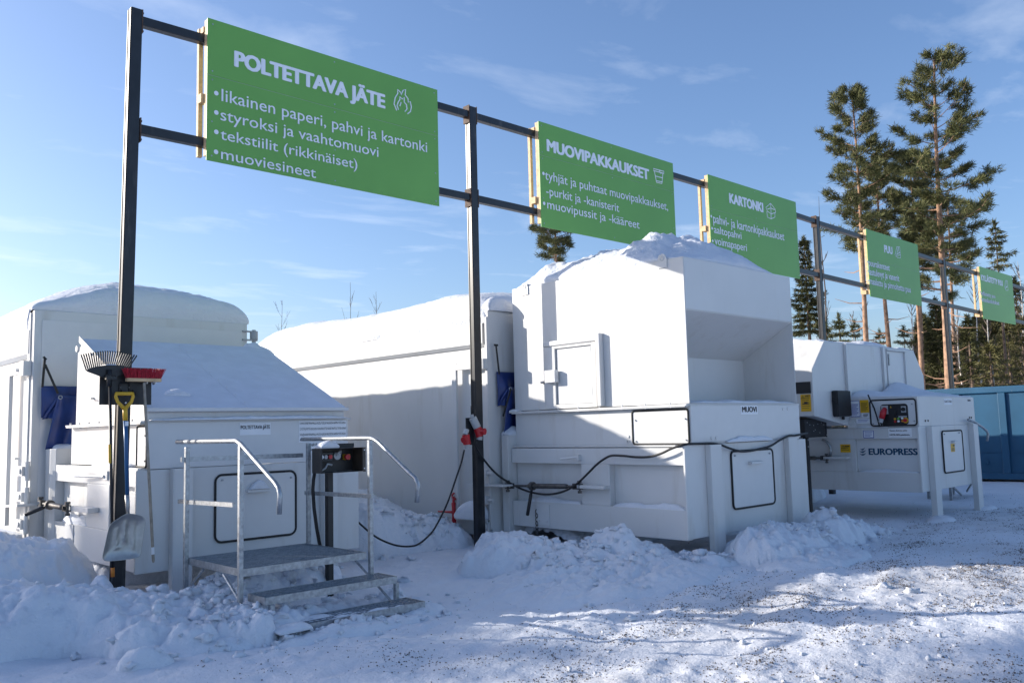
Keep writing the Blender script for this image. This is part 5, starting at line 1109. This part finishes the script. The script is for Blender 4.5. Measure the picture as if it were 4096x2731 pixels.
def pine_parts(seed, H, base, rw, top_r=.25, nb=46, dens=1.0, lean=0.0, flat=0.25, trunk_r=.2, dead=0, blade=.26):
    rg = np.random.RandomState(seed); tips = []; dirs = []; limb = MB(); tr = MB()
    zz = np.linspace(0, H, 12); wx = lean*zz/H+.10*np.sin(zz*.35+seed); wy = .10*np.cos(zz*.3+seed)
    at = lambda z: np.array([np.interp(z, zz, wx), np.interp(z, zz, wy), z])
    wx = wx-wx[0]; wy = wy-wy[0]
    tr.tube([tuple(at(z)) for z in zz], [trunk_r*(1.05-.95*(z/H)**.9)+.012 for z in zz], 9)
    for i in range(nb):
        f = (i+rg.rand())/nb; z = base+(H-base)*f**.92
        env = np.interp(f, [0, .12, .35, .65, .88, 1], [.5, .85, 1.0, .80, .5, .16])*rw*rg.uniform(.45, 1.12)
        a = i*2.4+rg.uniform(-.5, .5); dr = np.array([math.cos(a), math.sin(a), 0]); pz = at(z)
        rise = np.interp(f, [0, .5, 1], [-.12, .12, .9])+rg.uniform(-.12, .18)
        pts = [pz+dr*env*s+np.array([0, 0, env*(rise*s+.25*s*s)]) for s in np.linspace(0, 1, 5)]
        limb.tube([tuple(p) for p in pts], [max(.012, trunk_r*.24*(1-.8*f))*(1-.8*s) for s in np.linspace(0, 1, 5)], 4, caps=False)
        nsub = int(3+env*2.8)
        for k in range(nsub):
            s = rg.uniform(.32, 1.0); j = s*4; q = int(min(3, j)); p0 = pts[q]+(pts[q+1]-pts[q])*(j-q)
            b = a+rg.choice([-1, 1])*rg.uniform(.4, 1.2); sl = env*rg.uniform(.18, .42)
            d2 = np.array([math.cos(b), math.sin(b), rg.uniform(.0, .6)])
            p1 = p0+d2*sl
            limb.bar(tuple(p0), tuple(p1), .016, .016)
            m = max(3, int(6*dens*sl/.5)); tt = (1.05-.8*rg.rand(m)**1.25)[:, None]
            tips.append(p0+d2*sl*tt+rg.normal(0, .07, (m, 3))*np.array([1, 1, .6])); dirs.append(np.repeat(d2[None], m, 0))
        tt = rg.uniform(.6, 1.03, int(5*dens))[:, None]; tips.append(pts[0]+(pts[4]-pts[0])*tt+rg.normal(0, .07, (len(tt), 3))); dirs.append(np.repeat(dr[None], len(tt), 0))
    for i in range(dead):
        z = base*rg.uniform(.35, 1.0); a = rg.uniform(0, 6.28); L = rg.uniform(.5, 1.5); p = at(z); e = p+np.array([math.cos(a)*L, math.sin(a)*L, rg.uniform(-.3, .35)*L])
        mid_ = (p+e)/2+np.array([0, 0, -.08*L]); limb.tube([tuple(p), tuple(mid_), tuple(e)], [.028, .02, .006], 4, caps=False)
    V, F = blades(np.concatenate(tips), np.concatenate(dirs), blade, blade*.085, rg, 20, .8, .4)
    return tr, limb, V, F
def spruce_parts(seed, H, base, rw, dens=1.0, trunk_r=.14, droop=.35, blade=.22, gap=0.0):
    rg = np.random.RandomState(seed); tips = []; dirs = []; tr = MB(); limb = MB()
    tr.tube([(0, 0, z) for z in np.linspace(0, H, 8)], [trunk_r*(1.02-z/H)+.01 for z in np.linspace(0, H, 8)], 8)
    z = base; i = 0
    while z < H-.15:
        f = (z-base)/(H-base); R_ = rw*(1-f)**.85*rg.uniform(.8, 1.12)+.10
        nbr = max(4, int(7*(1-f*.4)))
        for k in range(nbr):
            if rg.rand() < gap: continue
            a = k*6.28/nbr+i*.9+rg.uniform(-.25, .25); r_ = R_*rg.uniform(.65, 1.1); dr = np.array([math.cos(a), math.sin(a), 0])
            m = max(4, int(dens*r_*11)); s = rg.uniform(.12, 1.0, m)[:, None]
            zoff = (-droop*s+.42*droop*s**3*1.6)*r_*(1-f*.9)+.25*f*r_*s
            lat = np.cross(dr, [0, 0, 1])[None]*rg.normal(0, .17, (m, 1))*r_*(1-s*.6)
            p = np.array([0, 0, z])+dr*r_*s+lat+np.concatenate([np.zeros((m, 2)), zoff], 1)
            tips.append(p); dirs.append(np.repeat((dr+np.array([0, 0, -.15]))[None], m, 0))
            e_ = np.array([0, 0, z])+dr*r_*.9+np.array([0, 0, -.35*droop*r_*(1-f)])
            limb.bar((0, 0, z), tuple(e_), .02*(1-f)+.006)
        z += .30*(1-.45*f)*rg.uniform(.8, 1.2); i += 1
    tips.append(np.array([[0, 0, H-.3+.04*k] for k in range(9)])); dirs.append(np.repeat(np.array([[0, 0, 1.0]]), 9, 0))
    V, F = blades(np.concatenate(tips), np.concatenate(dirs), blade, blade*.15, rg, 11, .6, -.12)
    return tr, limb, V, F
def bare_parts(seed, H, r=.05, dens=1.0, fast=0.28):
    rg = np.random.RandomState(seed); tr = MB(); limb = MB()
    tr.tube([(0.04*math.sin(z), 0.03*math.cos(1.3*z), z) for z in np.linspace(0, H, 9)], [r*(1.02-z/H)+.006 for z in np.linspace(0, H, 9)], 6)
    for i in range(int(26*dens)):
        f = rg.uniform(.22, .97); z = H*f; a = rg.uniform(0, 6.28); L = H*fast*(1-f)**.6*rg.uniform(.5, 1.1)+.15
        d = np.array([math.cos(a)*.45, math.sin(a)*.45, .9]); p = np.array([0.04*math.sin(z), .03*math.cos(1.3*z), z]); e = p+d*L+np.array([0, 0, .0])
        limb.tube([tuple(p), tuple((p+e)/2+np.array([math.cos(a), math.sin(a), 0])*.06*L), tuple(e)], [r*.3, r*.22, .004], 3, caps=False)
        for k in range(4):
            s = rg.uniform(.25, .95); q = p+(e-p)*s; b = a+rg.uniform(-1.3, 1.3); l2 = L*rg.uniform(.2, .45)
            limb.bar(tuple(q), tuple(q+np.array([math.cos(b)*.5, math.sin(b)*.5, .85])*l2), .007)
    return tr, limb
def place(px, py_top, depth, zbase=None):
    """foot on the ground under pixel column px, and the height that brings the top to py_top"""
    top = atD(px, py_top, depth); g0 = float(gz(top[0], top[1])); return top, top[2]-g0
def make_tree(name, label, cat, group, parts, loc, mt, ml, mn, rot=0.0):
    t = thing(name, label, cat, loc, group); t.rotation_euler[2] = rot
    tr, limb = parts[0], parts[1]
    def local(mb, n, m, sm=False):
        o = mb.build(n, m, None, smooth=sm); o.parent = t; return o
    local(tr, "trunk", mt, True)
    lo = local(limb, "branches", ml)
    if len(parts) > 2:
        o = tri_mesh("crown", parts[2], parts[3], mn, None); o.parent = t
    return t
def big(label, px, top, depth, kind, seed, **kw):
    p, H = place(px, top, depth); loc = (p[0], p[1], 0)
    if kind == 'pine': make_tree("pine_tree", label, "pine tree", "tall pines beyond the yard", pine_parts(seed, H, **kw), loc, BARKP, BARKL, kw.get('mn') or NEEDLE)
s_ = 1.7415
def pine(label, pxD, topD, baseD, botD, rwD, depth, seed, mn=NEEDLE, leanD=0, tr_=.2, **kw):
    """pixel positions on the 2352 px wide view: crown top, crown base, half width, trunk foot column"""
    foot = atD((pxD)*s_, botD*s_, depth); top = atD((pxD+leanD)*s_, topD*s_, depth); cb = atD(pxD*s_, baseD*s_, depth)
    H = top[2]; lean = 0
    t = make_tree("pine_tree", label, "pine tree", "pines beyond the yard", pine_parts(seed, H, max(.8, cb[2]), rwD*s_/FPX*depth, trunk_r=tr_, **kw), (foot[0], foot[1], float(gz(foot[0], foot[1]))), BARKP, BARKP, mn)
    d = Vector(top)-Vector((foot[0], foot[1], 0)); t.rotation_euler = (-math.atan2(d.y, H), math.atan2(d.x, H), 0)
    return t
def spruce(label, pxD, topD, baseD, rwD, depth, seed, mn=NEEDLES, group="spruces at the edge of the wood", name="spruce_tree", cat="spruce tree", **kw):
    top = atD(pxD*s_, topD*s_, depth); cb = atD(pxD*s_, baseD*s_, depth)
    return make_tree(name, label, cat, group, spruce_parts(seed, top[2], max(.25, cb[2]), rwD*s_/FPX*depth, **kw), (top[0], top[1], float(gz(top[0], top[1]))), BARKS, BARKS, mn)
def bare(label, pxD, topD, depth, seed, r=.05, group="bare saplings on the skyline", name="bare_tree", cat="bare tree", m1=TWIG, **kw):
    top = atD(pxD*s_, topD*s_, depth)
    return make_tree(name, label, cat, group, bare_parts(seed, top[2], r, **kw), (top[0], top[1], float(gz(top[0], top[1]))), m1, TWIG, None)
pine("tallest pine, thick trunk right beside the fourth post, ragged wide crown", 2172, 128, 690, 880, 108, 36, 2, leanD=-20, tr_=.20, nb=58, dens=1.0, dead=14)
pine("slim tall pine with pointed crown, left of the tallest pine", 1990, 212, 590, 780, 78, 38, 5, leanD=-40, tr_=.14, nb=50, dens=1.0, dead=10)
pine("shorter pine between the two tall pines, behind the PUU sign", 2045, 365, 600, 790, 56, 41, 9, leanD=-26, tr_=.14, nb=40, dens=1.0, dead=8)
pine("dark dense pine close to the tallest pine's left side", 2108, 358, 610, 840, 60, 42, 13, mn=NEEDLED, leanD=-22, tr_=.14, nb=46, dens=1.15, dead=4)
pine("pine behind the tallest one with only a slender trunk showing", 2200, 470, 640, 880, 60, 47, 17, leanD=-26, tr_=.15, nb=26, dens=.8, dead=6)
pine("pine crown peeping under the MUOVIPAKKAUKSET sign", 1286, 470, 598, 800, 56, 44, 21, leanD=-4, tr_=.16, nb=34, dens=1.0)
spruce("thin topped conifer over the KYLLÄSTETTY PUU sign", 2284, 512, 612, 37, 44, 25, mn=NEEDLED, dens=.75, gap=.25, trunk_r=.10)
spruce("dark spruce right behind the plastics hopper's right edge", 1846, 548, 760, 44, 46, 29, dens=1.25, trunk_r=.16)
spruce("dense dark spruce behind the fourth post's foot", 2148, 690, 880, 50, 40, 33, dens=1.3)
rw_ = random.Random(5)
lab_s = ["small pointed spruce just right of the fourth post", "olive spruce standing under the KYLLÄSTETTY PUU sign", "wide olive spruce at the right edge of the photo", "spruce with drooping branches near the right edge, over the blue skip",
         "young spruce with visible whorls right of the fourth post", "brownish spruce far right, between thin birch trunks", "hazy spruce behind the gap beside the tallest pine", "dark spruce low over the blue skip's left end", "thin spruce rising left of the KYLLÄSTETTY PUU sign", "broad spruce half hidden by its neighbours over the blue skip", "spruce at the frame's right border, top cut by the rail"]
specs = [(2218, 755, 36, 44, NEEDLEO), (2262, 738, 44, 40, NEEDLEO), (2345, 735, 52, 38, NEEDLEO), (2312, 745, 46, 45, NEEDLEO), (2222, 728, 30, 38, NEEDLES), (2295, 770, 42, 50, NEEDLEO), (2190, 775, 40, 52, NEEDLES), (2150, 790, 36, 50, NEEDLEO), (2240, 775, 34, 48, NEEDLES), (2272, 790, 46, 36, NEEDLEO), (2330, 640, 34, 47, NEEDLED)]
for k, (lb, (px, tp, rw2, dp, mn)) in enumerate(zip(lab_s, specs)):
    spruce(lb, px, tp, 880, rw2, dp, 40+k, mn=mn, dens=.62, gap=.2)
lab_y = ["young pine with upturned branches over the cardboard compactor", "tiny pine tip left of the young pine over the snowy roof", "small pine between two red trunks over the cardboard compactor", "small dark conifer right of the young pine", "short conifer clump behind the service door's snow", "little pine beside the rightmost red trunk"]
for k, (lb, (px, tp, rw2, dp)) in enumerate(zip(lab_y, [(1926, 724, 20, 30), (1897, 742, 12, 34), (2075, 752, 22, 40), (1962, 738, 18, 42), (2020, 760, 18, 44), (2105, 770, 18, 40)])):
    spruce(lb, px, tp, 790, rw2, dp, 60+k, mn=NEEDLED, group="young conifers over the cardboard compactor", dens=.42, droop=-.5, blade=.15, trunk_r=.05, name="young_conifer", cat="young tree")
pine("slender red trunked pine at the chamfered end of the cardboard compactor", 2110, 545, 640, 850, 40, 38, 71, leanD=-8, tr_=.15, nb=18, dens=.7, dead=6)
lab_b = ["bare sapling on the skyline left, above the snowy container", "tallest bare sapling, above the middle of the snow cover", "short bare sapling close to the second post"]
for k, (lb, (px, tp, dp)) in enumerate(zip(lab_b, [(646, 690, 40), (803, 648, 40), (862, 670, 42)])): bare(lb, px, tp, dp, 80+k, .022, dens=.6)
lab_w = ["pale thin birch left of the PUU sign's foot", "birch with fine twigs between two red pine trunks", "leaning pale birch trunk under the KYLLÄSTETTY PUU sign", "white birch trunk at the far right edge", "thin birch just right of the fourth post", "wispy birch beyond the young pine", "slim birch behind the spruces over the blue skip", "pale birch between olive spruces over the skip rim"]
for k, (lb, (px, tp, dp)) in enumerate(zip(lab_w, [(1985, 690, 45), (2087, 640, 45), (2235, 640, 44), (2338, 600, 42), (2195, 700, 42), (1955, 715, 48), (2300, 680, 52), (2266, 700, 37)])):
    bare(lb, px, tp, dp, 90+k, .07, group="birches beyond the yard", name="birch_tree", cat="birch tree", m1=BARKB, dens=1.3, fast=.2)
bare("dead grey snag standing behind the third post", 1880, 452, 40, 99, .07, group=None, name="dead_tree", cat="dead tree", dens=.5, fast=.08)
# the wood behind reads as one mass low on the horizon
V_, F_, n0 = [], [], 0
rg = np.random.RandomState(77)
for k in range(52):
    px = rg.uniform(2120, 2500)*s_; dp = rg.uniform(55, 90); a = atD(px, 1500, dp)
    tr, limb, V, F = spruce_parts(200+k % 5, rg.uniform(6.5, 9.0)*dp/62, .4, rg.uniform(1.6, 2.4), dens=.5, blade=.4)
    V_.append(V+np.array([a[0], a[1], 0])); F_.append(F+n0); n0 += len(V)
tag(tri_mesh("distant_wood", np.concatenate(V_), np.concatenate(F_), NEEDLEO), "distant mixed wood closing the view behind the skip", "wood", kind='stuff')
V_, F_, n0 = [], [], 0
for k in range(30):
    px = rg.uniform(1180, 2120)*s_; dp = rg.uniform(85, 130); a = atD(px, 1500, dp)
    tr, limb, V, F = spruce_parts(210+k % 5, rg.uniform(2.5, 4.6)*dp/85, .3, rg.uniform(1.2, 2.0), dens=.45, blade=.45)
    V_.append(V+np.array([a[0], a[1], 0])); F_.append(F+n0); n0 += len(V)
tag(tri_mesh("distant_scrub", np.concatenate(V_), np.concatenate(F_), NEEDLED), "low distant scrub along the horizon", "wood", kind='stuff')

# trees standing left of the frame, whose shade falls across the foreground
shade = []
for k, (q_, se) in enumerate(((4.6, -3.5), (6.4, -4.2))):
    D_ = 40+3*math.sin(k*2.1); x, y, H = (q_-.7*D_)/1.2207, (.7*q_+D_)/1.2207, .34*(D_-se)
    make_tree("pine_tree", "pine outside the left of the view shading the near yard", "pine tree", "pines left of the view", pine_parts(330+k, H, .34*(D_+1.1), .9, trunk_r=.10, nb=13, dens=.45), (x, y, 0), BARKP, BARKP, NEEDLE)
for k, (x, y, H, rw2) in enumerate(SHADE_TREES):
    t = make_tree("spruce_tree", "spruce outside the left of the view shading the yard", "spruce tree", "spruces left of the view", spruce_parts(300+k, H, 1.0, rw2, dens=.8, blade=.35), (x, y, 0), BARKS, BARKS, NEEDLES)
